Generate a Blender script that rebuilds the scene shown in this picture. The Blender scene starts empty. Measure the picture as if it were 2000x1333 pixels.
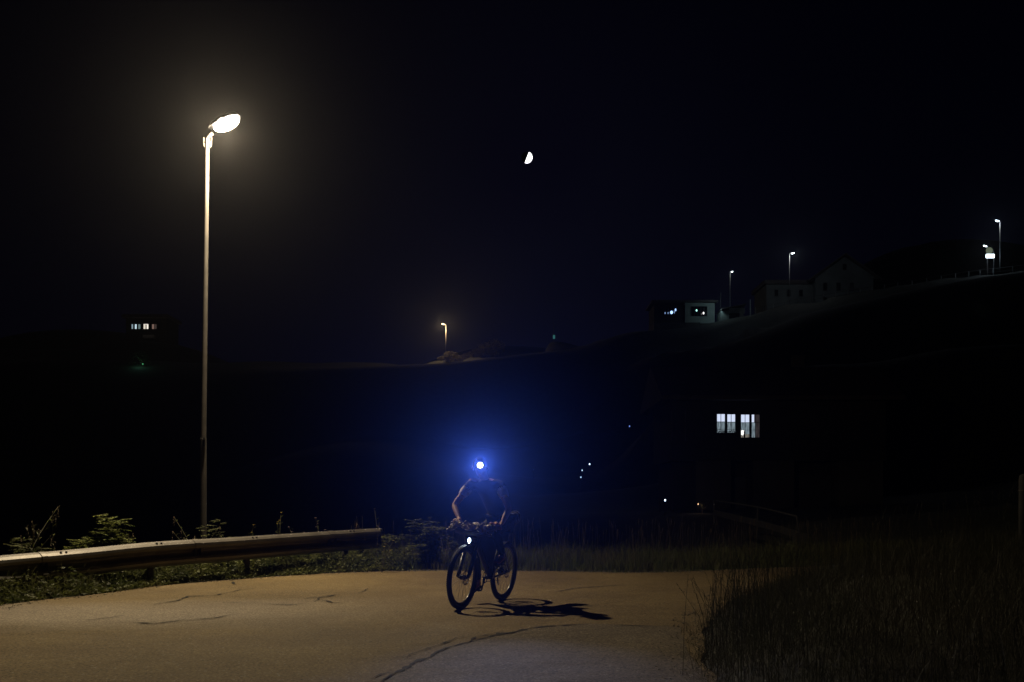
import bpy, bmesh, math, random
import numpy as np
from mathutils import Vector, Matrix
random.seed(7)
RNG = np.random.default_rng(11)
R = math.radians
sc = bpy.context.scene
C = sc.collection

# ------------------------------------------------------------------ camera
F, HOR, CH = 1944.0, 985.0, 1.18          # focal in photo pixels, horizon row, eye height
cam = bpy.data.cameras.new('camera')
cam.sensor_width = 36.0
cam.lens = 36.0 * F / 2000.0
cam.shift_y = (HOR - 666.5) / 2000.0
cam.clip_start, cam.clip_end = 0.05, 9000
co = bpy.data.objects.new('camera', cam)
C.objects.link(co)
co.location = (0, 0, CH)
co.rotation_euler = (R(90), 0, 0)
sc.camera = co

# ------------------------------------------------------------------ sky, moonlight, exposure
MOON_DIR = Vector(((1029 - 1000) / F, 1.0, (HOR - 308) / F)).normalized()
w = bpy.data.worlds.new('World')
sc.world = w
w.use_nodes = True
nt = w.node_tree
bg = nt.nodes['Background']
sky = nt.nodes.new('ShaderNodeTexSky')
sky.sky_type = 'NISHITA'
sky.sun_disc = False
sky.sun_elevation = math.asin(MOON_DIR.z)
sky.sun_rotation = math.atan2(MOON_DIR.x, MOON_DIR.y)
tint = nt.nodes.new('ShaderNodeMixRGB')
tint.blend_type = 'MULTIPLY'
tint.inputs[0].default_value = 1.0
tint.inputs[2].default_value = (0.22, 0.25, 1.25, 1)
nt.links.new(sky.outputs[0], tint.inputs[1])
nt.links.new(tint.outputs[0], bg.inputs[0])
bg.inputs[1].default_value = 0.00015
sun = bpy.data.lights.new('moonlight', 'SUN')
sun.energy = 0.006
sun.angle = R(0.5)
sun.color = (0.75, 0.85, 1.0)
so = bpy.data.objects.new('moonlight', sun)
C.objects.link(so)
so.rotation_euler = MOON_DIR.to_track_quat('Z', 'Y').to_euler()
sc.view_settings.view_transform = 'Standard'
sc.view_settings.look = 'None'
sc.view_settings.exposure = 0
sc.view_settings.gamma = 1
sc.cycles.max_bounces = 6
sc.cycles.volume_bounces = 0
sc.cycles.sample_clamp_indirect = 0.08
sc.cycles.sample_clamp_direct = 8
sc.cycles.use_denoising = True
sc.cycles.use_adaptive_sampling = False


# ------------------------------------------------------------------ helpers
def at(px, py, d):                       # a place in the world from its bearing and its distance
    return Vector(((px - 1000) / F * d, d, CH + (HOR - py) / F * d))


def gp(px, py):                          # a place on the level road
    d = CH * F / (py - HOR)
    return ((px - 1000) / F * d, d)


def tag(o, label=None, cat=None, group=None, kind=None):
    if label: o['label'] = label
    if cat: o['category'] = cat
    if group: o['group'] = group
    if kind: o['kind'] = kind
    return o


def empty(name, loc=(0, 0, 0), rz=0, **k):
    o = bpy.data.objects.new(name, None)
    C.objects.link(o)
    o.location = loc
    o.rotation_euler = (0, 0, rz)
    o.empty_display_size = 0.2
    return tag(o, **k)


class MB:
    def __init__(s):
        s.v, s.f = [], []

    def add(s, vs, fs):
        n = len(s.v)
        s.v += [tuple(p) for p in vs]
        s.f += [tuple(i + n for i in f) for f in fs]
        return s

    def box(s, c, d, rot=None):
        hx, hy, hz = d[0] / 2, d[1] / 2, d[2] / 2
        vs = [Vector((x, y, z)) for x in (-hx, hx) for y in (-hy, hy) for z in (-hz, hz)]
        if rot is not None:
            m = rot if isinstance(rot, Matrix) else Matrix.Rotation(rot, 3, 'Z')
            vs = [m @ v for v in vs]
        vs = [v + Vector(c) for v in vs]
        return s.add(vs, [(0, 1, 3, 2), (4, 6, 7, 5), (0, 4, 5, 1), (2, 3, 7, 6), (0, 2, 6, 4), (1, 5, 7, 3)])

    def tube(s, pts, r, n=10, cap=True):
        pts = [Vector(p) for p in pts]
        rs = r if isinstance(r, (list, tuple)) else [r] * len(pts)
        vs, fs = [], []
        up = None
        for i, p in enumerate(pts):
            t = (pts[min(i + 1, len(pts) - 1)] - pts[max(i - 1, 0)]).normalized()
            if up is None:
                up = Vector((0, 0, 1)) if abs(t.z) < 0.9 else Vector((1, 0, 0))
            a = (up - t * up.dot(t)).normalized()
            up = a
            b = t.cross(a)
            for k in range(n):
                th = 2 * math.pi * k / n
                vs.append(p + (a * math.cos(th) + b * math.sin(th)) * rs[i])
        for i in range(len(pts) - 1):
            for k in range(n):
                k2 = (k + 1) % n
                fs.append((i * n + k, i * n + k2, (i + 1) * n + k2, (i + 1) * n + k))
        if cap:
            fs.append(tuple(range(n))[::-1])
            fs.append(tuple(range((len(pts) - 1) * n, len(pts) * n)))
        return s.add(vs, fs)

    def ring(s, c, axis, R0, r, n=48, m=10, sx=1.0):
        """torus"""
        ax = Vector(axis).normalized()
        a = ax.orthogonal().normalized()
        b = ax.cross(a)
        vs, fs = [], []
        for i in range(n):
            th = 2 * math.pi * i / n
            d = a * math.cos(th) + b * math.sin(th)
            for j in range(m):
                ph = 2 * math.pi * j / m
                vs.append(Vector(c) + d * (R0 + r * math.cos(ph)) + ax * r * sx * math.sin(ph))
        for i in range(n):
            for j in range(m):
                i2, j2 = (i + 1) % n, (j + 1) % m
                fs.append((i * m + j, i2 * m + j, i2 * m + j2, i * m + j2))
        return s.add(vs, fs)

    def prism(s, poly, z0, z1):
        n = len(poly)
        vs = [(p[0], p[1], z0) for p in poly] + [(p[0], p[1], z1) for p in poly]
        fs = [tuple(range(n))[::-1], tuple(range(n, 2 * n))]
        fs += [(i, (i + 1) % n, n + (i + 1) % n, n + i) for i in range(n)]
        return s.add(vs, fs)

    def ball(s, c, rad, n=12, m=8, mat=None):
        rad = rad if isinstance(rad, (list, tuple)) else (rad,) * 3
        vs, fs = [], []
        for j in range(m + 1):
            ph = math.pi * j / m
            for i in range(n):
                th = 2 * math.pi * i / n
                p = Vector((rad[0] * math.sin(ph) * math.cos(th), rad[1] * math.sin(ph) * math.sin(th), rad[2] * math.cos(ph)))
                if mat is not None: p = mat @ p
                vs.append(p + Vector(c))
        for j in range(m):
            for i in range(n):
                fs.append((j * n + i, j * n + (i + 1) % n, (j + 1) * n + (i + 1) % n, (j + 1) * n + i))
        return s.add(vs, fs)

    def build(s, name, m, parent=None, smooth=False, bevel=0, loc=None):
        me = bpy.data.meshes.new(name)
        me.from_pydata(s.v, [], s.f)
        me.validate()
        bm = bmesh.new()
        bm.from_mesh(me)
        bmesh.ops.remove_doubles(bm, verts=bm.verts, dist=1e-6)
        bmesh.ops.recalc_face_normals(bm, faces=bm.faces)
        bm.to_mesh(me)
        bm.free()
        if smooth:
            me.polygons.foreach_set('use_smooth', [True] * len(me.polygons))
        me.materials.append(m)
        o = bpy.data.objects.new(name, me)
        C.objects.link(o)
        if parent is not None: o.parent = parent
        if loc is not None: o.location = loc
        if bevel:
            b = o.modifiers.new('bevel', 'BEVEL')
            b.width = bevel
            b.segments = 2
        return o


def copy_tree(o, parent=None):
    c = o.copy()
    C.objects.link(c)
    c.parent = parent
    for ch in list(o.children):
        copy_tree(ch, c)
    return c


# ------------------------------------------------------------------ materials
def mat(name, col, rough=0.8, metal=0.0, col2=None, scale=8.0, bump=0.0, bscale=60.0, emit=None, estr=0.0, trans=0.0, spec=0.5, detail=4):
    m = bpy.data.materials.new(name)
    m.use_nodes = True
    nt = m.node_tree
    p = nt.nodes['Principled BSDF']
    p.inputs['Roughness'].default_value = rough
    p.inputs['Metallic'].default_value = metal
    p.inputs['Specular IOR Level'].default_value = spec
    col2 = col2 or tuple(c * 0.7 for c in col)
    tc = nt.nodes.new('ShaderNodeTexCoord')
    n = nt.nodes.new('ShaderNodeTexNoise')
    n.inputs['Scale'].default_value = scale
    n.inputs['Detail'].default_value = detail
    r = nt.nodes.new('ShaderNodeValToRGB')
    r.color_ramp.elements[0].position = 0.35
    r.color_ramp.elements[0].color = (*col2, 1)
    r.color_ramp.elements[1].position = 0.65
    r.color_ramp.elements[1].color = (*col, 1)
    nt.links.new(tc.outputs['Object'], n.inputs['Vector'])
    nt.links.new(n.outputs['Fac'], r.inputs[0])
    nt.links.new(r.outputs[0], p.inputs['Base Color'])
    if bump:
        b = nt.nodes.new('ShaderNodeBump')
        b.inputs['Strength'].default_value = bump
        b.inputs['Distance'].default_value = 0.01
        n2 = nt.nodes.new('ShaderNodeTexNoise')
        n2.inputs['Scale'].default_value = bscale
        n2.inputs['Detail'].default_value = 3
        nt.links.new(tc.outputs['Object'], n2.inputs['Vector'])
        nt.links.new(n2.outputs['Fac'], b.inputs['Height'])
        nt.links.new(b.outputs[0], p.inputs['Normal'])
    if emit:
        p.inputs['Emission Color'].default_value = (*emit, 1)
        p.inputs['Emission Strength'].default_value = estr
    return m


def leaf_mat(name, col, col2, scale=3.0):
    m = mat(name, col, 0.6, col2=col2, scale=scale, spec=0.25)
    nt = m.node_tree
    p = nt.nodes['Principled BSDF']
    out = nt.nodes['Material Output']
    tr = nt.nodes.new('ShaderNodeBsdfTranslucent')
    ramp = [n for n in nt.nodes if n.type == 'VALTORGB'][0]
    nt.links.new(ramp.outputs[0], tr.inputs[0])
    mx = nt.nodes.new('ShaderNodeMixShader')
    mx.inputs[0].default_value = 0.35
    nt.links.new(p.outputs[0], mx.inputs[1])
    nt.links.new(tr.outputs[0], mx.inputs[2])
    nt.links.new(mx.outputs[0], out.inputs['Surface'])
    return m


def emis(name, col, strength):
    m = mat(name, (0.02, 0.02, 0.02), 0.4, emit=col, estr=strength)
    m.cycles.emission_sampling = 'NONE'      # the lamp beside each lit glass does the lighting
    return m


def asphalt(name, base, dark, pale, band=True):
    m = bpy.data.materials.new(name)
    m.use_nodes = True
    nt = m.node_tree
    L = nt.links.new
    p = nt.nodes['Principled BSDF']
    p.inputs['Roughness'].default_value = 0.88
    p.inputs['Specular IOR Level'].default_value = 0.25
    tc = nt.nodes.new('ShaderNodeTexCoord')

    def noise(scale, detail=3, rough=0.55):
        n = nt.nodes.new('ShaderNodeTexNoise')
        n.inputs['Scale'].default_value = scale
        n.inputs['Detail'].default_value = detail
        n.inputs['Roughness'].default_value = rough
        L(tc.outputs['Object'], n.inputs['Vector'])
        return n.outputs['Fac']

    def ramp(src, a, b, ca=(0, 0, 0), cb=(1, 1, 1)):
        r = nt.nodes.new('ShaderNodeValToRGB')
        r.color_ramp.elements[0].position = a
        r.color_ramp.elements[1].position = b
        r.color_ramp.elements[0].color = (*ca, 1)
        r.color_ramp.elements[1].color = (*cb, 1)
        L(src, r.inputs[0])
        return r.outputs[0]

    def mix(fac, a, b, bt='MIX'):
        x = nt.nodes.new('ShaderNodeMixRGB')
        x.blend_type = bt
        if isinstance(fac, (int, float)): x.inputs[0].default_value = fac
        else: L(fac, x.inputs[0])
        for k, c in ((1, a), (2, b)):
            if isinstance(c, tuple): x.inputs[k].default_value = (*c, 1)
            else: L(c, x.inputs[k])
        return x.outputs[0]
    col = mix(ramp(noise(0.9, 5, 0.6), 0.35, 0.7), base, dark)
    if band:                                # a paler band along the outside of the bend
        sx = nt.nodes.new('ShaderNodeSeparateXYZ')
        L(tc.outputs['Object'], sx.inputs[0])
        wob = nt.nodes.new('ShaderNodeMath')
        wob.operation = 'MULTIPLY_ADD'
        L(noise(0.6, 3), wob.inputs[0])
        wob.inputs[1].default_value = 1.6
        L(sx.outputs[1], wob.inputs[2])
        slope = nt.nodes.new('ShaderNodeMath')
        slope.operation = 'MULTIPLY_ADD'
        L(sx.outputs[0], slope.inputs[0])
        slope.inputs[1].default_value = -0.12
        L(wob.outputs[0], slope.inputs[2])
        cr = nt.nodes.new('ShaderNodeValToRGB')
        mr = nt.nodes.new('ShaderNodeMapRange')
        mr.inputs[1].default_value = 10.4
        mr.inputs[2].default_value = 13.8
        L(slope.outputs[0], mr.inputs[0])
        e = cr.color_ramp.elements
        e[0].position, e[0].color = 0.0, (0, 0, 0, 1)
        e[1].position, e[1].color = 1.0, (0, 0, 0, 1)
        k = e.new(0.35); k.color = (1, 1, 1, 1)
        k = e.new(0.62); k.color = (.9, .9, .9, 1)
        L(mr.outputs[0], cr.inputs[0])
        fx = nt.nodes.new('ShaderNodeMapRange')
        fx.inputs[1].default_value = -0.8
        fx.inputs[2].default_value = -3.2
        L(sx.outputs[0], fx.inputs[0])
        col = mix(mix(1.0, cr.outputs[0], fx.outputs[0], 'MULTIPLY'), col, pale)
    grain = noise(40, 3, 0.9)
    col = mix(0.95, col, ramp(grain, 0.34, 0.68, (0.12, 0.115, 0.11), (2.1, 2.05, 2.0)), 'MULTIPLY')
    col = mix(0.8, col, ramp(noise(9, 4, 0.75), 0.3, 0.7, (0.7, 0.69, 0.66), (1.25, 1.25, 1.25)), 'MULTIPLY')
    col = mix(0.8, col, ramp(noise(0.35, 3, 0.5), 0.35, 0.65, (0.78, 0.77, 0.78), (1.15, 1.16, 1.1)), 'MULTIPLY')
    vo = nt.nodes.new('ShaderNodeTexVoronoi')
    vo.inputs['Scale'].default_value = 75
    L(tc.outputs['Object'], vo.inputs['Vector'])
    col = mix(ramp(vo.outputs['Color'], 0.84, 0.92), col, (0.24, 0.21, 0.16))
    col = mix(ramp(noise(28, 2, 0.7), 0.70, 0.76), col, (0.02, 0.018, 0.016))
    L(col, p.inputs['Base Color'])
    b = nt.nodes.new('ShaderNodeBump')
    b.inputs['Strength'].default_value = 0.9
    b.inputs['Distance'].default_value = 0.006
    L(grain, b.inputs['Height'])
    b2 = nt.nodes.new('ShaderNodeBump')
    b2.inputs['Strength'].default_value = 0.7
    b2.inputs['Distance'].default_value = 0.06
    L(noise(1.7, 4), b2.inputs['Height'])
    L(b2.outputs[0], b.inputs['Normal'])
    L(b.outputs[0], p.inputs['Normal'])
    return m


M = {}
M['road'] = asphalt('asphalt', (0.145, 0.108, 0.052), (0.104, 0.076, 0.036), (0.20, 0.172, 0.14))
M['patch'] = asphalt('newer asphalt', (0.115, 0.094, 0.066), (0.085, 0.07, 0.05), (0.1, 0.1, 0.1), band=False)
M['crack'] = mat('crack', (0.006, 0.005, 0.004), 1.0, scale=30)
M['soil'] = mat('soil and low grass', (0.03, 0.032, 0.016), 0.95, col2=(0.02, 0.018, 0.012), scale=1.5, bump=0.6, bscale=14)
M['galv'] = mat('galvanised steel', (0.115, 0.105, 0.092), 0.5, 0.45, col2=(0.08, 0.072, 0.062), scale=3.5, bump=0.15, bscale=40)
M['pole'] = mat('weathered pole', (0.07, 0.062, 0.055), 0.85, 0.0, col2=(0.05, 0.045, 0.04), scale=5)
M['dark_metal'] = mat('dark metal', (0.02, 0.02, 0.022), 0.4, 0.5)
M['black'] = mat('black paint', (0.012, 0.012, 0.014), 0.4, 0.0)
M['rubber'] = mat('rubber', (0.018, 0.018, 0.018), 0.75, bump=0.5, bscale=120)
M['alloy'] = mat('alloy', (0.35, 0.35, 0.36), 0.35, 0.8)
M['rim'] = mat('rim alloy', (0.10, 0.10, 0.10), 0.3, 0.8)
M['skin'] = mat('skin', (0.42, 0.22, 0.14), 0.55, col2=(0.34, 0.17, 0.105), scale=14)
M['shirt'] = mat('pale shirt', (0.78, 0.75, 0.70), 0.9, col2=(0.55, 0.52, 0.48), scale=10, bump=0.5, bscale=30)
M['shade_torso'] = mat('shirt darkened for shade', (0.009, 0.009, 0.012), 0.9, bump=0.4, bscale=30)  # shade of the shirt's torso put into its colour; sleeves keep the pale fabric
M['shorts'] = mat('dark shorts', (0.014, 0.014, 0.018), 0.9, bump=0.4, bscale=25)
M['tights'] = mat('dark tights', (0.012, 0.012, 0.015), 0.9, bump=0.3, bscale=25)
M['shoe'] = mat('orange shoe', (0.42, 0.14, 0.07), 0.6, col2=(0.25, 0.09, 0.05), scale=25)
M['bag'] = mat('dark bag fabric', (0.02, 0.02, 0.024), 0.7, bump=0.5, bscale=20)
M['jacket'] = mat('crumpled pale jacket', (0.72, 0.64, 0.48), 0.5, col2=(0.42, 0.36, 0.26), scale=16, bump=0.6, bscale=26)
M['orange'] = mat('orange cloth', (0.5, 0.18, 0.04), 0.7, scale=20)
M['strap'] = mat('pale strap', (0.40, 0.42, 0.25), 0.7)
M['eye'] = mat('eye', (0.5, 0.5, 0.5), 0.2)
M['grass'] = leaf_mat('grass blades', (0.085, 0.11, 0.032), (0.10, 0.09, 0.045), 2.5)
M['bank'] = leaf_mat('dry bank grass', (0.05, 0.045, 0.027), (0.034, 0.038, 0.02), 0.8)
M['leaf'] = leaf_mat('leaves', (0.10, 0.11, 0.028), (0.028, 0.038, 0.013), 3)
M['yleaf'] = leaf_mat('yellow green leaves', (0.20, 0.22, 0.045), (0.09, 0.12, 0.03), 7)
M['stem'] = mat('stem', (0.09, 0.085, 0.04), 0.8)
M['seed'] = mat('seed head', (0.12, 0.09, 0.05), 0.9)
M['petal'] = leaf_mat('yellow petals', (0.5, 0.42, 0.08), (0.4, 0.3, 0.06))
M['pink'] = leaf_mat('pale petals', (0.42, 0.30, 0.30), (0.35, 0.28, 0.24))
M['dry'] = leaf_mat('dry leaves', (0.30, 0.20, 0.10), (0.2, 0.13, 0.07))
M['bark'] = mat('bark', (0.05, 0.04, 0.03), 0.95)
M['wall'] = mat('pale render wall', (0.30, 0.33, 0.32), 0.9, col2=(0.22, 0.25, 0.25), scale=0.6, bump=0.3, bscale=5)
M['dim_wall'] = mat('grey render wall', (0.10, 0.11, 0.11), 0.9, scale=.5)
M['wall_dark'] = mat('timber wall', (0.02, 0.017, 0.016), 0.9, scale=1.2)
M['base_wall'] = mat('plinth wall', (0.06, 0.055, 0.05), 0.9, col2=(0.03, 0.028, 0.026), scale=0.5)
M['roof'] = mat('roof tiles', (0.05, 0.04, 0.038), 0.85, scale=2)
M['frame'] = mat('window frame', (0.03, 0.028, 0.028), 0.6)
M['glass'] = mat('dark glass', (0.01, 0.01, 0.012), 0.15)
M['conc'] = mat('concrete', (0.30, 0.29, 0.27), 0.9, col2=(0.2, 0.2, 0.19), scale=3, bump=0.4, bscale=20)
M['old_wood'] = mat('old grey wood', (0.028, 0.027, 0.026), 0.95, scale=4)
M['white_paint'] = mat('white paint', (0.6, 0.6, 0.6), 0.6)

# ------------------------------------------------------------------ the lie of the land
LEFT_EDGE = [(-60, 1200), (0, 1181), (80, 1172), (164, 1164), (300, 1145), (400, 1136), (500, 1129), (620, 1121), (740, 1116),
             (900, 1115), (1080, 1116), (1200, 1119), (1310, 1118), (1420, 1113), (1560, 1108), (1740, 1101), (1960, 1093)]
RIGHT_EDGE = [(2060, 1103), (1850, 1112), (1640, 1126), (1540, 1140), (1470, 1158), (1420, 1180), (1392, 1210), (1378, 1245), (1378, 1290), (1398, 1333)]
left_pts = [gp(*p) for p in LEFT_EDGE]
right_pts = [gp(*p) for p in RIGHT_EDGE]
left_pts = [(-12.5, 2.0), (-9.6, 7.0)] + left_pts
right_pts = right_pts + [(1.5, 5.5), (1.75, 3.5), (2.1, 0.0), (3.0, -6.0)]


def refine(pts, step=0.25, jit=0.02):
    out = []
    for (a, b) in zip(pts[:-1], pts[1:]):
        n = max(1, int(math.dist(a, b) / step))
        for i in range(n):
            t = i / n
            out.append((a[0] + (b[0] - a[0]) * t + random.uniform(-jit, jit), a[1] + (b[1] - a[1]) * t + random.uniform(-jit, jit) * 1.5))
    out.append(pts[-1])
    return out


road_poly = refine(left_pts, jit=0.035) + refine(right_pts, jit=0.05) + [(-20, -6)]


def seg_dist(P, pts, closed=False):
    d = np.full(len(P), 1e9)
    pts = list(pts) + ([pts[0]] if closed else [])
    for a, b in zip(pts[:-1], pts[1:]):
        a, b = np.array(a), np.array(b)
        ab = b - a
        t = np.clip(((P - a) @ ab) / max(ab @ ab, 1e-9), 0, 1)
        q = a + t[:, None] * ab
        d = np.minimum(d, np.hypot(*(P - q).T))
    return d


def inside(P, poly):
    x, y = P[:, 0], P[:, 1]
    c = np.zeros(len(P), bool)
    n = len(poly)
    j = n - 1
    for i in range(n):
        xi, yi = poly[i]
        xj, yj = poly[j]
        hit = ((yi > y) != (yj > y)) & (x < (xj - xi) * (y - yi) / ((yj - yi) + 1e-12) + xi)
        c ^= hit
        j = i
    return c


coarse_road = left_pts + right_pts + [(-20, -6)]
bank_poly = [right_pts[0]] + right_pts[1:] + [(60, -6), (60, 26), (16, 24)]
CTRL = []      # far ground: (x, y, z)
def ctl(px, py, d, dz=0.0):
    p = at(px, py, d)
    CTRL.append((p.x, p.y, p.z + dz))
for a in [(870, 704, 220), (930, 700, 222), (1010, 712, 220), (1082, 668, 205), (1200, 665, 190), (1290, 650, 172), (1400, 642, 172), (1455, 625, 170),
          (1545, 600, 165), (1640, 585, 168), (1700, 572, 165), (1780, 562, 160), (1860, 548, 155), (1940, 540, 150), (2000, 532, 150), (2150, 520, 150), (2500, 480, 150),
          (280, 720, 230), (280, 672, 262), (100, 700, 260), (-200, 700, 260), (-700, 690, 250), (560, 715, 240), (720, 712, 235),
          (1140, 950, 118), (1155, 922, 125), (1230, 850, 140), (1300, 1002, 72), (1366, 1002, 58), (1400, 994, 64), (1560, 992, 64), (1720, 985, 64), (1900, 960, 64), (2100, 930, 64), (2400, 860, 64),
          (1466, 642, 150), (1600, 618, 148), (1700, 604, 146), (1860, 578, 140), (1940, 563, 136), (2000, 556, 136), (2100, 545, 136), (1340, 688, 150), (1410, 685, 148), (870, 745, 200), (1082, 702, 188), (960, 745, 200), (1600, 720, 110), (1900, 690, 105), (1350, 800, 105),
          (900, 738, 211), (945, 728, 211), (990, 722, 211), (1040, 728, 205), (860, 728, 213), (820, 735, 210), (960, 700, 236), (900, 708, 236),
          (1500, 1062, 28), (1600, 1052, 28), (1800, 1010, 34), (2100, 980, 34), (1350, 1085, 30)]:
    ctl(*a)
CTRL += [(-10, 26, -2.2), (-25, 20, -3.0), (-40, 40, -7), (-10, 50, -6), (-20, 90, -8), (0, 35, -2.6), (3, 60, -3.0), (-60, 100, -10), (-110, 140, -6), (-50, 150, 0), (0, 150, 6), (10, 100, 1.0),
         (-120, 60, -8), (-50, 0, -5), (120, 20, 12), (60, 0, 5), (90, 60, 16), (0, 330, 52), (-150, 360, 62), (130, 300, 78), (250, 250, 80), (-260, 300, 60), (200, 150, 60), (-30, -8, -1)]
CT = np.array(CTRL)


def H(P):
    P = np.atleast_2d(np.asarray(P, float))
    far = np.zeros(len(P))
    wsum = np.zeros(len(P))
    for cx, cy, cz in CT:
        d2 = (P[:, 0] - cx) ** 2 + (P[:, 1] - cy) ** 2 + 1.0
        wgt = d2 ** -1.7
        far += wgt * cz
        wsum += wgt
    far /= wsum
    inr = inside(P, coarse_road)
    inb = inside(P, bank_poly)
    dr = seg_dist(P, coarse_road, True)
    db = seg_dist(P, right_pts)
    base = np.where(inr, -0.014 - 0.10 * np.clip(dr, 0, 1), -0.012)
    out = np.where(inr | inb, 0, dr)
    drop = np.clip(out - 2.4, 0, None)
    base = base - 0.10 * drop
    wob = 0.05 * np.sin(P[:, 0] * 1.9 + 1) * np.cos(P[:, 1] * 1.3)
    bank = -0.014 + 0.80 * (1 - np.exp(-np.clip(db - 0.15, 0, None) / 2.0)) + wob * np.clip(db / 1.0, 0, 1)
    near = np.where(inb, bank, base + np.where(out > 0.3, wob * 0.6, 0))
    q = np.where(inb, np.clip((db - 6) / 14, 0, 1), np.clip((out - 4) / 14, 0, 1))
    q = q * q * (3 - 2 * q)
    return near * (1 - q) + far * q


def hz(x, y):
    return float(H([(x, y)])[0])


def struct(name, vs, fs, m):
    me = bpy.data.meshes.new(name)
    me.from_pydata(vs, [], fs)
    me.materials.append(m)
    o = bpy.data.objects.new(name, me)
    C.objects.link(o)
    o['kind'] = 'structure'
    return o


half = np.concatenate([np.arange(0, 14, 0.16), 14 * (330 / 14) ** (np.linspace(0, 1, 70))])
gx = np.concatenate([-half[:0:-1], half])
gy = np.concatenate([np.arange(-8, 24, 0.18), 24 * (412 / 24) ** (np.linspace(0, 1, 110))])
NX, NY = len(gx), len(gy)
GX, GY = np.meshgrid(gx, gy)
P = np.stack([GX.ravel(), GY.ravel()], 1)
Z = H(P)
fs = [(j * NX + i, j * NX + i + 1, (j + 1) * NX + i + 1, (j + 1) * NX + i) for j in range(NY - 1) for i in range(NX - 1)]
ground = struct('ground', np.column_stack([P, Z]).tolist(), fs, M['soil'])
ground.data.polygons.foreach_set('use_smooth', [True] * len(fs))

bm = bmesh.new()
f = bm.faces.new([bm.verts.new((x, y, 0.0)) for x, y in road_poly])
bmesh.ops.triangulate(bm, faces=[f])
bmesh.ops.recalc_face_normals(bm, faces=bm.faces)
me = bpy.data.meshes.new('road')
bm.to_mesh(me)
bm.free()
me.materials.append(M['road'])
road = bpy.data.objects.new('road', me)
C.objects.link(road)
road['kind'] = 'structure'
if me.polygons[0].normal.z < 0: me.flip_normals()

MAIN_CRACK = [(735, 1343), (750, 1333), (775, 1316), (800, 1302), (840, 1285), (870, 1270), (895, 1260), (940, 1249), (965, 1243), (1000, 1236), (1030, 1230), (1060, 1225), (1110, 1222), (1150, 1219)]
pp = [gp(*p) for p in MAIN_CRACK] + [gp(1240, 1222), gp(1330, 1226), (1.45, 8.4), (1.3, 6.6), (1.45, 5.5), (1.2, 3.0), (-1.8, 3.0), (-1.5, 5.0)]
pp = refine(pp, 0.12, 0.012)
bm = bmesh.new()
f = bm.faces.new([bm.verts.new((x, y, 0.004)) for x, y in pp])
bmesh.ops.triangulate(bm, faces=[f])
bmesh.ops.recalc_face_normals(bm, faces=bm.faces)
me = bpy.data.meshes.new('road_patch')
bm.to_mesh(me)
bm.free()
me.materials.append(M['patch'])
if me.polygons[0].normal.z < 0: me.flip_normals()
o = bpy.data.objects.new('road_patch', me)
C.objects.link(o)
o['kind'] = 'structure'


def crack(pix, width, z=0.008):
    width *= 1.5
    pts = [gp(*p) for p in pix]
    pts = refine(pts, 0.07, 0.0)
    vs, fs = [], []
    ox = 0.0
    for i, p in enumerate(pts):
        q = pts[min(i + 1, len(pts) - 1)]
        o_ = pts[max(i - 1, 0)]
        t = Vector((q[0] - o_[0], q[1] - o_[1])).normalized()
        n = Vector((-t.y, t.x))
        ox = ox * 0.75 + random.uniform(-0.016, 0.016)
        e = min(1, i / 4, (len(pts) - 1 - i) / 4)
        wd = width * (0.25 + random.random() ** 2 * 1.4) * (0.15 + 0.85 * e)
        vs += [(p[0] + n.x * (ox + wd), p[1] + n.y * (ox + wd), z), (p[0] + n.x * (ox - wd), p[1] + n.y * (ox - wd), z)]
    for i in range(len(pts) - 1):
        fs.append((2 * i, 2 * i + 1, 2 * i + 3, 2 * i + 2))
    struct('road_crack', vs, fs, M['crack'])


crack(MAIN_CRACK, 0.016)
crack([(940, 1250), (975, 1239), (1005, 1237), (1025, 1230)], 0.022, 0.010)
crack([(795, 1287), (810, 1277), (835, 1270), (862, 1258), (890, 1247), (930, 1243)], 0.006)
crack([(905, 1262), (925, 1245), (960, 1239), (985, 1233)], 0.007)
crack([(300, 1182), (340, 1175), (365, 1166), (425, 1163), (445, 1158), (470, 1153), (500, 1150)], 0.011)
crack([(435, 1177), (470, 1178), (512, 1177)], 0.010)
crack([(520, 1180), (560, 1183), (602, 1179)], 0.016)
crack([(592, 1170), (625, 1168), (662, 1162)], 0.028)
crack([(624, 1168), (622, 1173), (612, 1177)], 0.014)
crack([(628, 1173), (650, 1178), (676, 1179)], 0.016)
crack([(662, 1162), (700, 1160), (720, 1150)], 0.008)
crack([(165, 1213), (215, 1208), (243, 1203)], 0.012)
crack([(235, 1216), (300, 1220), (360, 1212), (420, 1209), (455, 1202), (484, 1199)], 0.013)
crack([(120, 1249), (160, 1247)], 0.012)
crack([(1080, 1158), (1120, 1150), (1150, 1148), (1225, 1143)], 0.012)
crack([(1090, 1196), (1130, 1187), (1190, 1180)], 0.010)
crack([(1185, 1221), (1250, 1224), (1330, 1225)], 0.010)
crack([(455, 1136), (460, 1144)], 0.01)
crack([(720, 1331), (740, 1318), (780, 1311)], 0.006)

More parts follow.
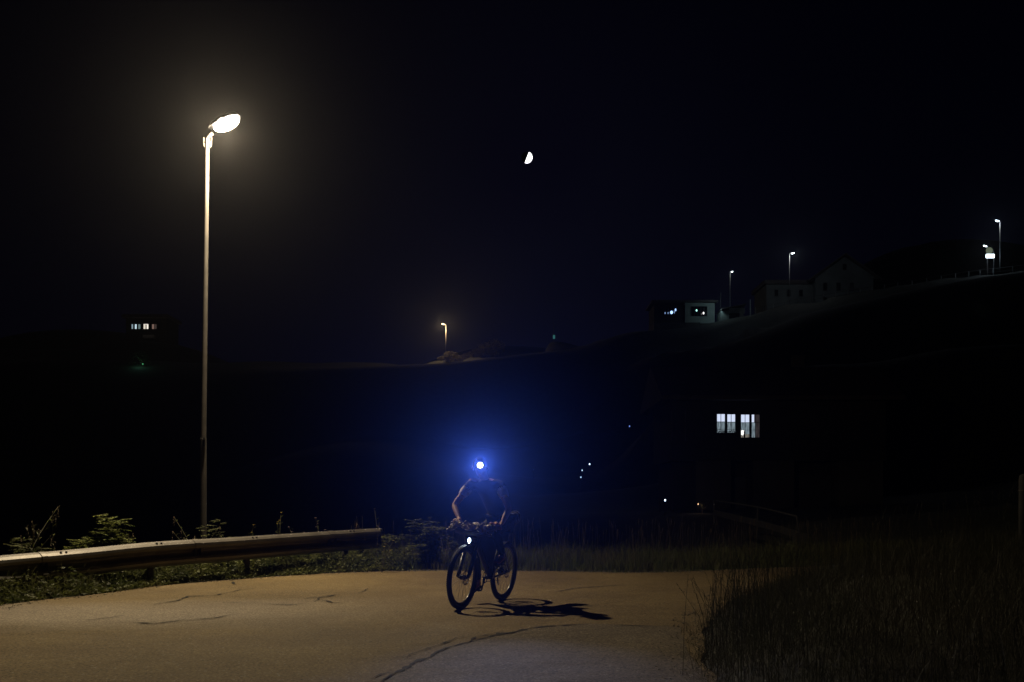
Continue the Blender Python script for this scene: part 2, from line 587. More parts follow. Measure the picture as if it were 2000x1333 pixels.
# ------------------------------------------------------------------ the near street lamp
LX, LY = -5.27, 17.0
LAMP = Vector((-4.83, 16.78, 7.60))
lz = hz(LX, LY)
t = empty('street_lamp', (LX, LY, lz), label='tall lit street lamp on a slim grey pole behind the guardrail', cat='street lamp')
mb = MB()
mb.tube([(0, 0, -0.1), (0, 0, 2.3 - lz)], [0.054, 0.052], 20, cap=False)
mb.tube([(0, 0, 2.29 - lz), (0.07, 0, 7.42 - lz)], [0.046, 0.033], 20, cap=False)
mb.tube([(0, 0, 2.295 - lz), (0, 0, 2.301 - lz)], [0.0525, 0.0525], 20)
pole = mb.build('pole', M['pole'], t, smooth=False)
pole.data.polygons.foreach_set('use_smooth', [len(p.vertices) == 4 for p in pole.data.polygons])
mb = MB()
mb.box((0.02, -0.055, 2.22 - lz), (0.05, 0.03, 0.12)).box((0.03, -0.065, 2.3 - lz), (0.025, 0.03, 0.03))
mb.build('clamp', M['black'], t, bevel=0.004)
mb = MB()
top = Vector((0.07, 0, 7.36 - lz))
for sx in (-1, 1):
    mb.tube([top + Vector((sx * 0.035, 0, -0.1)), top + Vector((sx * 0.062, 0, -0.06)), top + Vector((sx * 0.066, 0, 0.08))], 0.011, 8)
mb.tube([top + Vector((-0.066, 0, 0.0)), top + Vector((0.066, 0, 0.0))], 0.012, 8)
mb.tube([top + Vector((0, 0, 0.0)), top + Vector((0.01, 0, 0.09)), top + Vector((0.10, -0.05, 0.13))], [0.03, 0.026, 0.03], 12)
mb.build('bracket', M['galv'], t, smooth=True)
hd = (LAMP - Vector((LX, LY, lz)))
rot = Matrix.Rotation(R(-26), 3, 'Z') @ Matrix.Rotation(R(-12), 3, 'Y')
mb = MB()
prof = [(-0.33, 0.06), (-0.27, 0.11), (0.2, 0.13), (0.31, 0.05), (0.31, -0.05), (0.2, -0.13), (-0.27, -0.11), (-0.33, -0.06)]
vs = [rot @ Vector((x, y, 0.02)) for x, y in prof] + [rot @ Vector((x * 0.8, y * 0.7, 0.10)) for x, y in prof]
n = len(prof)
mb.add([v + hd for v in vs], [tuple(range(n))[::-1], tuple(range(n, 2 * n))] + [(i, (i + 1) % n, n + (i + 1) % n, n + i) for i in range(n)])
lh = mb.build('lamp_head', M['alloy'], t, bevel=0.008)
mb = MB()
mb.ball(hd + rot @ Vector((0.02, 0, -0.01)), (0.27, 0.13, 0.115), 20, 12, rot)
M['lampglass'] = emis('lit lamp glass', (1.0, 0.86, 0.66), 60)
mb.build('lamp_glass', M['lampglass'], lh)


def light(kind, name, loc, power, col, radius=0.1, **k):
    l = bpy.data.lights.new(name, kind)
    l.energy = power
    l.color = col
    l.shadow_soft_size = radius
    for a, b in k.items(): setattr(l, a, b)
    o = bpy.data.objects.new(name, l)
    C.objects.link(o)
    o.location = loc
    return o


light('POINT', 'street_lamp_light', LAMP + Vector((0.02, -0.07, -0.145)), 1400, (1.0, 0.80, 0.52), 0.05)
sl = light('SPOT', 'street_lamp_beam', LAMP + Vector((0.02, -0.07, -0.145)), 2400, (1.0, 0.80, 0.50), 0.05, spot_size=R(150), spot_blend=1.0)
sl.rotation_euler = Vector((-.32, -.45, -1)).to_track_quat('-Z', 'Y').to_euler()

# ------------------------------------------------------------------ guardrail
rail_path = []
for px, py, d in [(-140, 1097, 11.2), (0, 1085.5, 12.3), (150, 1073, 13.35), (300, 1059, 14.5), (450, 1050, 15.7), (600, 1040.5, 17.1), (738, 1032, 18.5)]:
    rail_path.append(at(px, py, d))


def spline(pts, n):
    out = []
    k = len(pts)
    for i in range(k - 1):
        p0, p1, p2, p3 = pts[max(i - 1, 0)], pts[i], pts[i + 1], pts[min(i + 2, k - 1)]
        for j in range(n):
            t_ = j / n
            out.append(0.5 * ((2 * p1) + (p2 - p0) * t_ + (2 * p0 - 5 * p1 + 4 * p2 - p3) * t_ ** 2 + (3 * p1 - p0 - 3 * p2 + p3) * t_ ** 3))
    out.append(pts[-1])
    return out


rp = spline(rail_path, 8)
g = empty('guardrail', (rp[0].x, rp[0].y, 0), label='grey metal crash barrier along the left edge of the road', cat='guardrail')
# profile: (toward road, down from top)
prof = [(-0.025, -0.012), (-0.01, -0.0), (0.04, -0.018), (0.078, -0.045), (0.085, -0.075), (0.078, -0.105), (0.02, -0.135), (0.008, -0.155), (0.02, -0.175),
        (0.085, -0.205), (0.100, -0.235), (0.088, -0.265), (0.04, -0.292), (-0.005, -0.305), (-0.02, -0.30)]
back = [(a - 0.004, b - 0.001) for a, b in reversed(prof)]
prof = [(a, b * 1.22) for a, b in prof]; back = [(a - 0.004, b - 0.001) for a, b in reversed(prof)]
loop = prof + back
vs, fs = [], []
for i, p in enumerate(rp):
    tdir = (rp[min(i + 1, len(rp) - 1)] - rp[max(i - 1, 0)])
    tdir.z = 0
    tdir.normalize()
    nrm = Vector((tdir.y, -tdir.x, 0))           # toward the road
    for a, b in loop:
        vs.append(p + nrm * a + Vector((0, 0, b)) - g.location)
nl = len(loop)
for i in range(len(rp) - 1):
    for k in range(nl):
        k2 = (k + 1) % nl
        fs.append((i * nl + k, i * nl + k2, (i + 1) * nl + k2, (i + 1) * nl + k))
fs += [tuple(range(nl))[::-1], tuple(range((len(rp) - 1) * nl, len(rp) * nl))]
mb = MB().add(vs, fs)
mb.build('beam', M['galv'], g)
for k_ in (12, 28, 42):
    vs, fs = [], []
    for i in (k_, k_ + 1):
        p = rp[i] if i == k_ else rp[k_].lerp(rp[k_ + 1], 0.55)
        tdir = rp[k_ + 1] - rp[k_]
        tdir.z = 0
        tdir.normalize()
        nrm = Vector((tdir.y, -tdir.x, 0))
        for a, b in prof:
            vs.append(p + nrm * (a + 0.006) + Vector((0, 0, b + 0.005)) - g.location)
        for a, b in reversed(prof):
            vs.append(p + nrm * (a + 0.002) + Vector((0, 0, b + 0.001)) - g.location)
    fs = [(k, (k + 1) % nl, nl + (k + 1) % nl, nl + k) for k in range(nl)] + [tuple(range(nl))[::-1], tuple(range(nl, 2 * nl))]
    MB().add(vs, fs).build('splice_plate', M['galv'], g)
# rounded end lip
pe = rp[-1] - g.location
td = (rp[-1] - rp[-2]); td.z = 0; td.normalize()
nr = Vector((td.y, -td.x, 0))
mb = MB()
mb.tube([pe + nr * 0.02 + Vector((0, 0, -0.03)), pe + td * 0.06 + nr * 0.03 + Vector((0, 0, -0.035)), pe + td * 0.10 + nr * 0.02 + Vector((0, 0, -0.05))], [0.035, 0.03, 0.01], 10)
mb.build('end_cap', M['galv'], g, smooth=True)
M['post'] = mat('dull steel post', (0.035, 0.033, 0.03), 0.9)
for k in (4, 14, 24, 34, 44):
    p = rp[k]
    tdir = (rp[min(k + 1, len(rp) - 1)] - rp[k - 1]); tdir.z = 0; tdir.normalize()
    nrm = Vector((tdir.y, -tdir.x, 0))
    q = p - nrm * 0.06 - g.location
    zb = hz(p.x, p.y)
    ang = math.atan2(nrm.y, nrm.x)
    mb = MB()
    hgt = p.z - 0.03 - zb + 0.3
    mb.box((q.x, q.y, p.z - 0.03 - hgt / 2), (0.006, 0.10, hgt), ang)
    mb.box(((q - nrm * 0.05).x, (q - nrm * 0.05).y, p.z - 0.03 - hgt / 2), (0.09, 0.006, hgt), ang)
    po = mb.build('post', M['post'], g)
    for s_ in (0.02, 0.10):
        mb = MB()
        b = p + nrm * 0.045 + tdir * s_ + Vector((0, 0, -0.018)) - g.location
        mb.ball(b, (0.018, 0.018, 0.012), 8, 5)
        mb.build('bolt', M['dark_metal'], po)


# ------------------------------------------------------------------ grass and leaves as masses
def blades(name, X, Y, hgt, wid, m, lean=0.35, seg=3, kind='stuff', parent=None, z=None):
    n = len(X)
    z0 = H(np.column_stack([X, Y])) - 0.02 if z is None else z
    a = RNG.uniform(0, 2 * np.pi, n)
    l = RNG.normal(0, lean, n) * hgt
    dx, dy = np.cos(a) * l, np.sin(a) * l
    b = RNG.uniform(0, 2 * np.pi, n)
    wx, wy = np.cos(b) * wid, np.sin(b) * wid
    V_ = np.zeros((n, 2 * seg + 1, 3))
    for k in range(seg + 1):
        t_ = k / seg
        cx, cy, cz = X + dx * t_ ** 2, Y + dy * t_ ** 2, z0 + hgt * (t_ - 0.18 * t_ ** 2 * np.abs(l) / hgt)
        if k < seg:
            q = 1 - 0.75 * t_
            V_[:, 2 * k] = np.column_stack([cx - wx * q, cy - wy * q, cz])
            V_[:, 2 * k + 1] = np.column_stack([cx + wx * q, cy + wy * q, cz])
        else:
            V_[:, 2 * k] = np.column_stack([cx, cy, cz])
    nv = 2 * seg + 1
    base = (np.arange(n) * nv)[:, None]
    quads = np.concatenate([base + np.array([[2 * k, 2 * k + 1, 2 * k + 3, 2 * k + 2]]) for k in range(seg - 1)], 0)
    tris = base + np.array([[2 * seg - 2, 2 * seg - 1, 2 * seg]])
    return raw_mesh(name, V_.reshape(-1, 3), quads, tris, m, kind, parent)


def raw_mesh(name, V_, quads, tris, m, kind=None, parent=None):
    me = bpy.data.meshes.new(name)
    nq, ntri = len(quads), len(tris)
    me.vertices.add(len(V_))
    me.vertices.foreach_set('co', V_.ravel())
    me.loops.add(nq * 4 + ntri * 3)
    me.loops.foreach_set('vertex_index', np.concatenate([quads.ravel(), tris.ravel()]).astype(np.int32))
    me.polygons.add(nq + ntri)
    st = np.concatenate([np.arange(nq) * 4, nq * 4 + np.arange(ntri) * 3]).astype(np.int32)
    me.polygons.foreach_set('loop_start', st)
    me.update(calc_edges=True)
    me.validate()
    me.materials.append(m)
    o = bpy.data.objects.new(name, me)
    C.objects.link(o)
    if kind: o['kind'] = kind
    if parent is not None: o.parent = parent
    return o


def leaves_np(name, Pn, size, m, kind='stuff', parent=None, flat=0.5):
    """small folded diamond leaves around points Pn (n,3)"""
    n = len(Pn)
    d = RNG.normal(0, 1, (n, 3)); d[:, 2] *= flat; d /= np.linalg.norm(d, axis=1)[:, None]
    u = RNG.normal(0, 1, (n, 3)); u -= (u * d).sum(1)[:, None] * d; u /= np.linalg.norm(u, axis=1)[:, None]
    nn = np.cross(d, u)
    s = (size * RNG.uniform(0.5, 1.3, n))[:, None]
    V_ = np.stack([Pn - d * s, Pn - u * s * 0.42 + nn * s * 0.12, Pn + d * s, Pn + u * s * 0.42 + nn * s * 0.12], 1)
    base = (np.arange(n) * 4)[:, None]
    tris = np.concatenate([base + np.array([[0, 1, 2]]), base + np.array([[0, 2, 3]])], 0)
    return raw_mesh(name, V_.reshape(-1, 3), np.zeros((0, 4), int), tris, m, kind, parent)


def scatter(n, x0, x1, y0, y1, fn):
    X = RNG.uniform(x0, x1, n)
    Y = RNG.uniform(y0, y1, n)
    k = fn(np.column_stack([X, Y]))
    return X[k], Y[k]


rail_xy = [(p.x, p.y) for p in rp]
edge_xy = left_pts


def clump(X, Y, s=1.0):
    return 0.5 + 0.5 * np.sin(X * 2.3 * s + 1.7 * np.sin(Y * 1.9 * s)) * np.cos(Y * 2.9 * s + 1.3 * np.sin(X * 1.1 * s))


# leafy ground cover between road and barrier
def verge_left(Pq):
    dd = seg_dist(Pq, edge_xy)
    return ((~inside(Pq, coarse_road)) | (dd < 0.05 + 0.06 * np.sin(Pq[:, 0] * 7))) & (dd < 1.25) & (Pq[:, 0] < -1.9)
X, Y = scatter(150000, -8, -1.8, 10.5, 19.5, verge_left)
keep = RNG.uniform(0, 1, len(X)) < 0.25 + 0.75 * clump(X, Y, 1.3)
X, Y = X[keep][:26000], Y[keep][:26000]
e = seg_dist(np.column_stack([X, Y]), edge_xy)
hh = (0.04 + 0.34 * np.minimum(e / 0.4, 1)) * (0.6 + 0.4 * clump(X, Y, 2.1))
Zv = H(np.column_stack([X, Y])) + hh * RNG.uniform(0.15, 1, len(X)) ** 0.6 + 0.01
leaves_np('ground_cover', np.column_stack([X, Y, Zv]), 0.036, M['leaf'])
k = RNG.uniform(0, 1, len(X)) < 0.6
blades('grass', X[k], Y[k], 0.08 + hh[k] * RNG.uniform(0.5, 1.5, k.sum()), 0.004, M['grass'], 0.5)

# tall grass on the outside of the bend
def verge_far(Pq):
    return (~inside(Pq, coarse_road)) & (seg_dist(Pq, edge_xy) < 2.6) & (Pq[:, 0] > -3.2) & (Pq[:, 1] > 14)
X, Y = scatter(120000, -3.4, 9.5, 14, 24, verge_far)
n = min(len(X), 34000)
X, Y = X[:n], Y[:n]
e = seg_dist(np.column_stack([X, Y]), edge_xy)
hh = (0.06 + 0.44 * np.clip(e / 0.7, 0, 1)) * (0.45 + 0.65 * clump(X, Y, 1.3)) * RNG.uniform(0.45, 1.2, n)
blades('tall_grass', X, Y, hh, 0.0045, M['grass'], 0.5)
# behind the barrier
def behind(Pq):
    return (~inside(Pq, coarse_road)) & (seg_dist(Pq, edge_xy) > 1.1) & (seg_dist(Pq, edge_xy) < 4.5) & (Pq[:, 0] < -1.7)
X, Y = scatter(60000, -11, -1.7, 11, 23, behind)
n = min(len(X), 15000)
X, Y = X[:n], Y[:n]
blades('rough_grass', X, Y, 0.34 * (0.4 + 0.6 * clump(X, Y)) * RNG.uniform(0.5, 1.3, n), 0.004, M['grass'], 0.3)
# the bank on the right
def onbank(Pq):
    dd = seg_dist(Pq, right_pts)
    return (inside(Pq, bank_poly) | (dd < 0.17 + 0.11 * np.sin(Pq[:, 1] * 5 + 2 * np.sin(Pq[:, 1] * 1.7)))) & (Pq[:, 1] > 1.6) & (np.abs(Pq[:, 0]) < 0.62 * Pq[:, 1] + 1.2)
X, Y = scatter(480000, 1, 15, 1.6, 22, onbank)
wk = 1.0 / (0.35 + 0.10 * Y)
Pk = np.column_stack([X, Y])
keep = RNG.uniform(0, 1, len(X)) < wk / wk.max() * np.where(inside(Pk, bank_poly), 1, 0.5 * np.exp(-seg_dist(Pk, right_pts) / 0.09))
X, Y = X[keep][:125000], Y[keep][:125000]
e = seg_dist(np.column_stack([X, Y]), right_pts)
e = np.where(inside(np.column_stack([X, Y]), bank_poly), e, 0)
hh = (0.16 + 0.31 * np.clip(e / 0.8, 0, 1)) * (0.45 + 0.55 * clump(X, Y, 1.6)) * RNG.uniform(0.5, 1.2, len(X))
blades('bank_grass', X, Y, hh, 0.0021, M['bank'], 0.9)
Xs, Ys = scatter(160000, 1, 12, 2.5, 18, lambda q: onbank(q) & (seg_dist(q, right_pts) < 1.1))
Xs, Ys = Xs[:26000], Ys[:26000]
blades('bank_grass', Xs, Ys, RNG.uniform(0.06, 0.24, len(Xs)) * (0.4 + 0.6 * clump(Xs, Ys, 3)), 0.0024, M['bank'], 1.5)
M['stone'] = mat('loose stone', (0.22, 0.19, 0.14), 0.9, col2=(0.10, 0.09, 0.07), scale=30)


def stones(edge, x0, x1, y0, y1, n, spread):
    X, Y = scatter(n * 40, x0, x1, y0, y1, lambda q: seg_dist(q, edge) < spread)
    X, Y = X[:n], Y[:n]
    k = RNG.uniform(0, 1, len(X)) < 0.3 + 0.7 * clump(X, Y, 2)
    X, Y = X[k], Y[k]
    n = len(X)
    s_ = (0.004 + 0.012 * RNG.uniform(0, 1, n) ** 3)
    base = np.array([[1, 0, 0], [-1, 0, 0], [0, 1, 0], [0, -1, 0], [0, 0, .7], [0, 0, -.7]])
    V_ = base[None] * s_[:, None, None] * RNG.uniform(0.6, 1.3, (n, 6, 1))
    V_ = V_ + np.column_stack([X, Y, np.full(n, 0.004)])[:, None]
    b = (np.arange(n) * 6)[:, None]
    T_ = np.concatenate([b + np.array([t_]) for t_ in ((0, 2, 4), (2, 1, 4), (1, 3, 4), (3, 0, 4), (2, 0, 5), (1, 2, 5), (3, 1, 5), (0, 3, 5))], 0)
    raw_mesh('gravel', V_.reshape(-1, 3), np.zeros((0, 4), int), T_, M['stone'], 'stuff')


stones(right_pts, 1, 8, 5.5, 17, 2600, 0.45)
stones(edge_xy, -8, 6, 11, 18.5, 3000, 0.30)


def stalks(name, X, Y, hgt, m, wid=0.0022, lean=0.12):
    """bare stems with loose seed heads, a mass"""
    n = len(X)
    z0 = H(np.column_stack([X, Y]))
    a = RNG.uniform(0, 2 * np.pi, n)
    l = RNG.normal(0, lean, n) * hgt
    tx, ty, tz = X + np.cos(a) * l, Y + np.sin(a) * l, z0 + hgt
    mbv, quads, tris = [], [], []
    cnt = 0
    for i in range(n):
        p0 = Vector((X[i], Y[i], z0[i])); p2 = Vector((tx[i], ty[i], tz[i]))
        p1 = p0.lerp(p2, 0.55) - Vector((np.cos(a[i]) * l[i] * .25, np.sin(a[i]) * l[i] * .25, 0))
        pts = [p0, p1, p2]
        for q in (Vector((wid, 0, 0)), Vector((0, wid, 0))):
            for k in range(3):
                s_ = 1 - 0.5 * k / 2
                mbv += [pts[k] - q * s_, pts[k] + q * s_]
            quads += [(cnt, cnt + 1, cnt + 3, cnt + 2), (cnt + 2, cnt + 3, cnt + 5, cnt + 4)]
            cnt += 6
        dirn = (p2 - p1).normalized()
        for j in range(9):
            c = p2 - dirn * (0.015 * j) + Vector((random.uniform(-1, 1), random.uniform(-1, 1), random.uniform(-.5, .5))) * (0.003 + 0.0016 * j)
            u = Vector((random.uniform(-1, 1), random.uniform(-1, 1), 0)).normalized() * 0.004
            mbv += [c - dirn * 0.010, c + u, c + dirn * 0.012]
            tris.append((cnt, cnt + 1, cnt + 2))
            cnt += 3
    return raw_mesh(name, np.array([tuple(v) for v in mbv]), np.array(quads), np.array(tris), m, 'stuff')


def bank_edge(Pq):
    return inside(Pq, bank_poly) & (seg_dist(Pq, right_pts) < 0.55) & (Pq[:, 1] > 5.5) & (Pq[:, 1] < 16)
X, Y = scatter(5000, 1, 9, 5.5, 16, bank_edge)
X, Y = X[:300], Y[:300]
stalks('seeding_grass', X, Y, RNG.uniform(0.35, 0.75, len(X)), M['bank'], 0.0022, 0.32)
X, Y = scatter(9000, 1, 14, 5.5, 20, onbank)
X, Y = X[:380], Y[:380]
stalks('seeding_grass', X, Y, RNG.uniform(0.45, 0.8, len(X)), M['bank'], 0.0022, 0.12)
X, Y = scatter(9000, -3, 8, 14, 24, verge_far)
X, Y = X[:420], Y[:420]
stalks('seeding_grass', X, Y, RNG.uniform(0.5, 0.95, len(X)), M['seed'], 0.002, 0.10)


# ------------------------------------------------------------------ single plants
def blade_pts(mb, p, q, wid, sag=0.0):
    """one leaf blade p -> q"""
    p, q = Vector(p), Vector(q)
    d = q - p
    s = d.cross(Vector((0, 0, 1)))
    s = s.normalized() * wid if s.length > 1e-6 else Vector((wid, 0, 0))
    m1 = p.lerp(q, 0.35) + Vector((0, 0, sag))
    m2 = p.lerp(q, 0.7) + Vector((0, 0, sag * 0.8))
    mb.add([p, m1 - s, m1 + s, m2 - s * 0.8, m2 + s * 0.8, q], [(0, 1, 2), (1, 3, 4, 2), (3, 5, 4)])


def shrub(name, loc, hgt, rad, nbr, leafsize, lm, label, cat, nleaf=14, group=None):
    t = empty(name, loc, label=label, cat=cat, group=group)
    st, lv = MB(), MB()
    for i in range(nbr):
        a = 2 * math.pi * i / nbr + random.uniform(-.4, .4)
        rr = rad * random.uniform(0.12, 1.0)
        h_ = hgt * random.uniform(0.6, 1.0) * (1.08 - 0.45 * (rr / rad) ** 2)
        p0 = Vector((random.uniform(-.04, .04), random.uniform(-.04, .04), 0))
        p1 = Vector((math.cos(a) * rr * .4, math.sin(a) * rr * .4, h_ * .55))
        p2 = Vector((math.cos(a) * rr, math.sin(a) * rr, h_))
        pts = spline([p0, p1, p2], 5)
        st.tube(pts, [0.007 * (1 - .08 * k) for k in range(len(pts))], 5)
        for k in range(3, len(pts)):
            c = pts[k]
            for s_ in range(3):                              # pinnate side sprays
                aa = random.uniform(0, 2 * math.pi)
                q = c + Vector((math.cos(aa), math.sin(aa), random.uniform(-.25, .25))) * leafsize * random.uniform(2.5, 4.5)
                st.tube([c, q], 0.002, 3, cap=False)
                dv = (q - c).normalized()
                sd = dv.cross(Vector((0, 0, 1))).normalized()
                for j in range(nleaf // 2):
                    b = c.lerp(q, (j + 1) / (nleaf / 2))
                    for sg in (-1, 1):
                        blade_pts(lv, b, b + (sd * sg + dv * .5 + Vector((0, 0, random.uniform(-.45, .15)))) * leafsize, leafsize * .22)
    st.build('stem', M['stem'], t)
    lv.build('foliage', lm, t)
    return t


def on(px, d):
    x = (px - 1000) / F * d
    return (x, d, hz(x, d) - 0.03)


def hplant(px, d, ytop):                                    # height so that its top reaches a given row
    x, y, z = on(px, d)
    return CH + (HOR - ytop) / F * d - z


b = on(222, 14.7)
shrub('shrub', b, hplant(222, 14.7, 1004), 0.36, 18, 0.045, M['yleaf'], 'bushy yellow-green shrub with feathery leaves behind the barrier left of the lamp pole', 'shrub')
b = on(160, 14.4)
shrub('shrub', b, hplant(160, 14.4, 1046), 0.28, 8, 0.04, M['yleaf'], 'low feathery green shrub behind the barrier, just left of the taller one', 'shrub')
b = on(425, 16.2)
shrub('shrub', b, hplant(425, 16.2, 1018), 0.34, 9, 0.035, M['leaf'], 'dim low shrub at the foot of the street lamp pole', 'shrub')
b = on(835, 18.4)
shrub('bush', b, hplant(835, 18.4, 1016), 0.55, 22, 0.05, M['leaf'], 'rounded leafy bush in the tall grass past the end of the barrier', 'bush')
b = on(770, 18.8)
shrub('bush', b, hplant(770, 18.8, 1042), 0.45, 12, 0.05, M['leaf'], 'lower leafy bush right at the end of the barrier', 'bush')
b = on(50, 13.9)
shrub('shrub', b, hplant(50, 13.9, 1048), 0.5, 10, 0.035, M['leaf'], 'dark shrub behind the barrier at the far left', 'shrub')


def weed(px, d, ytop, label, kind, n=5, lean=0.1):
    x, y, z = on(px, d)
    h_ = hplant(px, d, ytop)
    t = empty('wildflower' if kind else 'grass_tuft', (x, y, z), label=label, cat='wildflower' if kind else 'grass tuft', group='weeds along the barrier')
    st, hd_, lv = MB(), MB(), MB()
    for i in range(n):
        a = random.uniform(0, 6.28)
        hh_ = h_ * (1 if i == 0 else random.uniform(.6, .95))
        l = hh_ * random.uniform(.3, 1) * lean * 2
        q = Vector((math.cos(a) * l, math.sin(a) * l, hh_))
        pts = spline([Vector((0, 0, 0)), Vector((q.x * .3, q.y * .3, hh_ * .55)), q], 4)
        st.tube(pts, 0.0035, 4)
        for k in range(2, len(pts) - 1):
            aa = random.uniform(0, 6.28)
            blade_pts(lv, pts[k], pts[k] + Vector((math.cos(aa), math.sin(aa), .5)) * 0.08, 0.008, 0.01)
        hd_ = MB()
        if kind in ('petal', 'pink'):
            for j in range(8):
                aa = j * .785
                blade_pts(hd_, q, q + Vector((math.cos(aa), math.sin(aa), .25)) * 0.026, 0.008)
        else:
            for j in range(24):
                c = q - Vector((0, 0, j * .007)) + Vector((random.uniform(-1, 1), random.uniform(-1, 1), 0)) * .012
                blade_pts(hd_, c, c + Vector((random.uniform(-1, 1), random.uniform(-1, 1), 1)) * .016, .004)
        hd_.build('flower_head' if kind else 'seed_head', M.get(kind, M['seed']) if kind else M['seed'], t)
    st.build('stem', M['stem'], t)
    lv.build('foliage', M['leaf'] if kind != 'dry' else M['dry'], t)


weed(482, 16.4, 1026, 'yellow flower just right of the lamp pole behind the barrier', 'petal', 3)
weed(545, 17.2, 1002, 'tall thin yellow-tipped weed behind the middle of the barrier', 'petal', 4)
weed(628, 17.8, 1012, 'tall weed with pale flower heads behind the right part of the barrier', 'pink', 7, .16)
weed(590, 17.4, 1030, 'short weed with pale flowers behind the barrier, left of the taller one', 'pink', 6, .16)
weed(706, 18.9, 1020, 'dry brown dock plant behind the right end of the barrier', 'dry', 8, .14)
weed(740, 18.9, 994, 'single tall bare weed stem beyond the end of the barrier', 'pink', 2, .05)
weed(64, 13.8, 1018, 'tall grass tuft behind the barrier at the far left', None, 8, .12)
weed(45, 13.6, 990, 'arching tall grass stem behind the barrier at the far left', None, 3, .42)
weed(104, 14.0, 1000, 'thin upright grass stem left of the feathery shrubs', None, 2, .05)
weed(258, 14.9, 1020, 'slender grass tuft just right of the feathery shrub', None, 5, .12)
weed(385, 15.9, 1010, 'bent grass stems at the left foot of the lamp pole', None, 6, .3)
weed(745, 17.2, 1056, 'tuft of green stems with yellow heads in front of the barrier end', 'petal', 5, .2)
weed(868, 17.7, 1048, 'pink-flowered weed in the tall grass right of the bush', 'pink', 6, .2)


# ------------------------------------------------------------------ the bicycle
BX, BY = -0.126, 12.25
RZ = math.atan2(-0.918, -0.397)
LEAN = R(-5.0)
BIKE = Matrix.Translation((BX, BY, 0)) @ Matrix.Rotation(RZ, 4, 'Z') @ Matrix.Rotation(LEAN, 4, 'X')
RIDER = Matrix.Translation((BX, BY, 0)) @ Matrix.Rotation(RZ, 4, 'Z')
bike = empty('bicycle', (BX, BY, 0), label='dark mountain bike loaded with bags, ridden across the road under the lamp', cat='bicycle')
bike.rotation_euler = (LEAN, 0, RZ)
WR = 0.36


def wheel(cx):
    wt = bpy.data.objects.new('wheel', None)
    C.objects.link(wt)
    wt.parent = bike
    wt.location = (cx, 0, WR)
    mb = MB().ring((0, 0, 0), (0, 1, 0), WR - 0.029, 0.029, 72, 12)
    for i in range(90):                                    # tread knobs
        th = 2 * math.pi * i / 90
        for yy in (-0.017, 0.004, 0.02):
            rr = WR + (0.001 if abs(yy) < .01 else -0.005)
            mb.box((math.cos(th) * rr, yy, math.sin(th) * rr), (0.007, 0.010, 0.014), Matrix.Rotation(-th, 3, 'Y'))
    mb.build('tyre', M['rubber'], wt, smooth=False)
    MB().ring((0, 0, 0), (0, 1, 0), WR - 0.064, 0.010, 72, 8, 1.3).build('rim', M['rim'], wt, smooth=True)
    mb = MB()
    for i in range(28):
        th = 2 * math.pi * i / 28
        sd = 1 if i % 2 else -1
        th2 = th + (0.5 if (i // 2) % 2 else -0.5)
        mb.tube([(math.cos(th2) * .028, sd * .028, math.sin(th2) * .028), (math.cos(th) * (WR - .07), 0, math.sin(th) * (WR - .07))], 0.0013, 4, cap=False)
    mb.build('spokes', M['alloy'], wt)
    MB().tube([(0, -.06, 0), (0, -.03, 0), (0, -.026, 0), (0, .026, 0), (0, .03, 0), (0, .06, 0)], [.014, .016, .03, .03, .016, .014], 14).build('hub', M['dark_metal'], wt)
    mb = MB().ring((0, .04, 0), (0, 1, 0), .075, .010, 40, 6, .1)
    for i in range(6):
        th = i * math.pi / 3
        mb.tube([(math.cos(th) * .02, .04, math.sin(th) * .02), (math.cos(th + .4) * .07, .04, math.sin(th + .4) * .07)], .004, 5)
    mb.build('brake_disc', M['alloy'], wt)
    return wt


w1 = wheel(0.0)
w2 = wheel(1.15)
mb = MB()
mb.ring((0, -.045, 0), (0, 1, 0), .05, .009, 30, 6, 2.2)
mb.ring((0, -.035, 0), (0, 1, 0), .035, .008, 30, 6, 1.5)
mb.build('cassette', M['dark_metal'], w1)
mb = MB()
T = mb.tube
T([(.943, 0, .80), (.915, 0, .885)], .024, 14)
T([(.922, 0, .865), (.6, 0, .825), (.285, 0, .785)], [.02, .018, .016], 12)
T([(.94, 0, .82), (.70, 0, .58), (.435, 0, .325)], [.026, .026, .024], 12)
T([(.435, 0, .31), (.27, 0, .82)], .017, 12)
T([(.435, -.045, .31), (.435, .045, .31)], .024, 12)
for s_ in (-1, 1):
    T([(0, s_ * .066, .36), (.2, s_ * .055, .335), (.37, s_ * .04, .318), (.43, s_ * .02, .31)], [.009, .011, .012, .013], 8)
    T([(0, s_ * .066, .36), (.12, s_ * .055, .56), (.24, s_ * .025, .74), (.285, 0, .775)], [.008, .008, .008, .010], 8)
mb.build('frame', M['black'], bike, smooth=True)
mb = MB()
T = mb.tube
T([(.955, -.07, .775), (.95, 0, .80), (.955, .07, .775)], [.022, .026, .022], 10)
for s_ in (-1, 1):
    T([(.96, s_ * .066, .785), (1.03, s_ * .066, .62)], .016, 10)
    T([(1.02, s_ * .066, .645), (1.12, s_ * .066, .40), (1.15, s_ * .066, .36)], [.023, .022, .016], 10)
T([(1.03, -.066, .735), (1.055, 0, .755), (1.03, .066, .735)], .012, 8)
mb.build('fork', M['dark_metal'], bike, smooth=True)
mb = MB()
mb.tube([(.915, 0, .885), (.908, 0, .915)], .020, 12).tube([(.908, 0, .915), (.885, 0, .925), (.872, 0, .938)], [.02, .018, .02], 10)
mb.build('stem', M['black'], bike, smooth=True)
hb = MB().tube([(.85, -.345, 0.940), (.86, -.2, 0.943), (.875, -.05, 0.937), (.875, .05, 0.937), (.86, .2, 0.943), (.85, .345, 0.940)], .012, 10).build('handlebar', M['black'], bike, smooth=True)
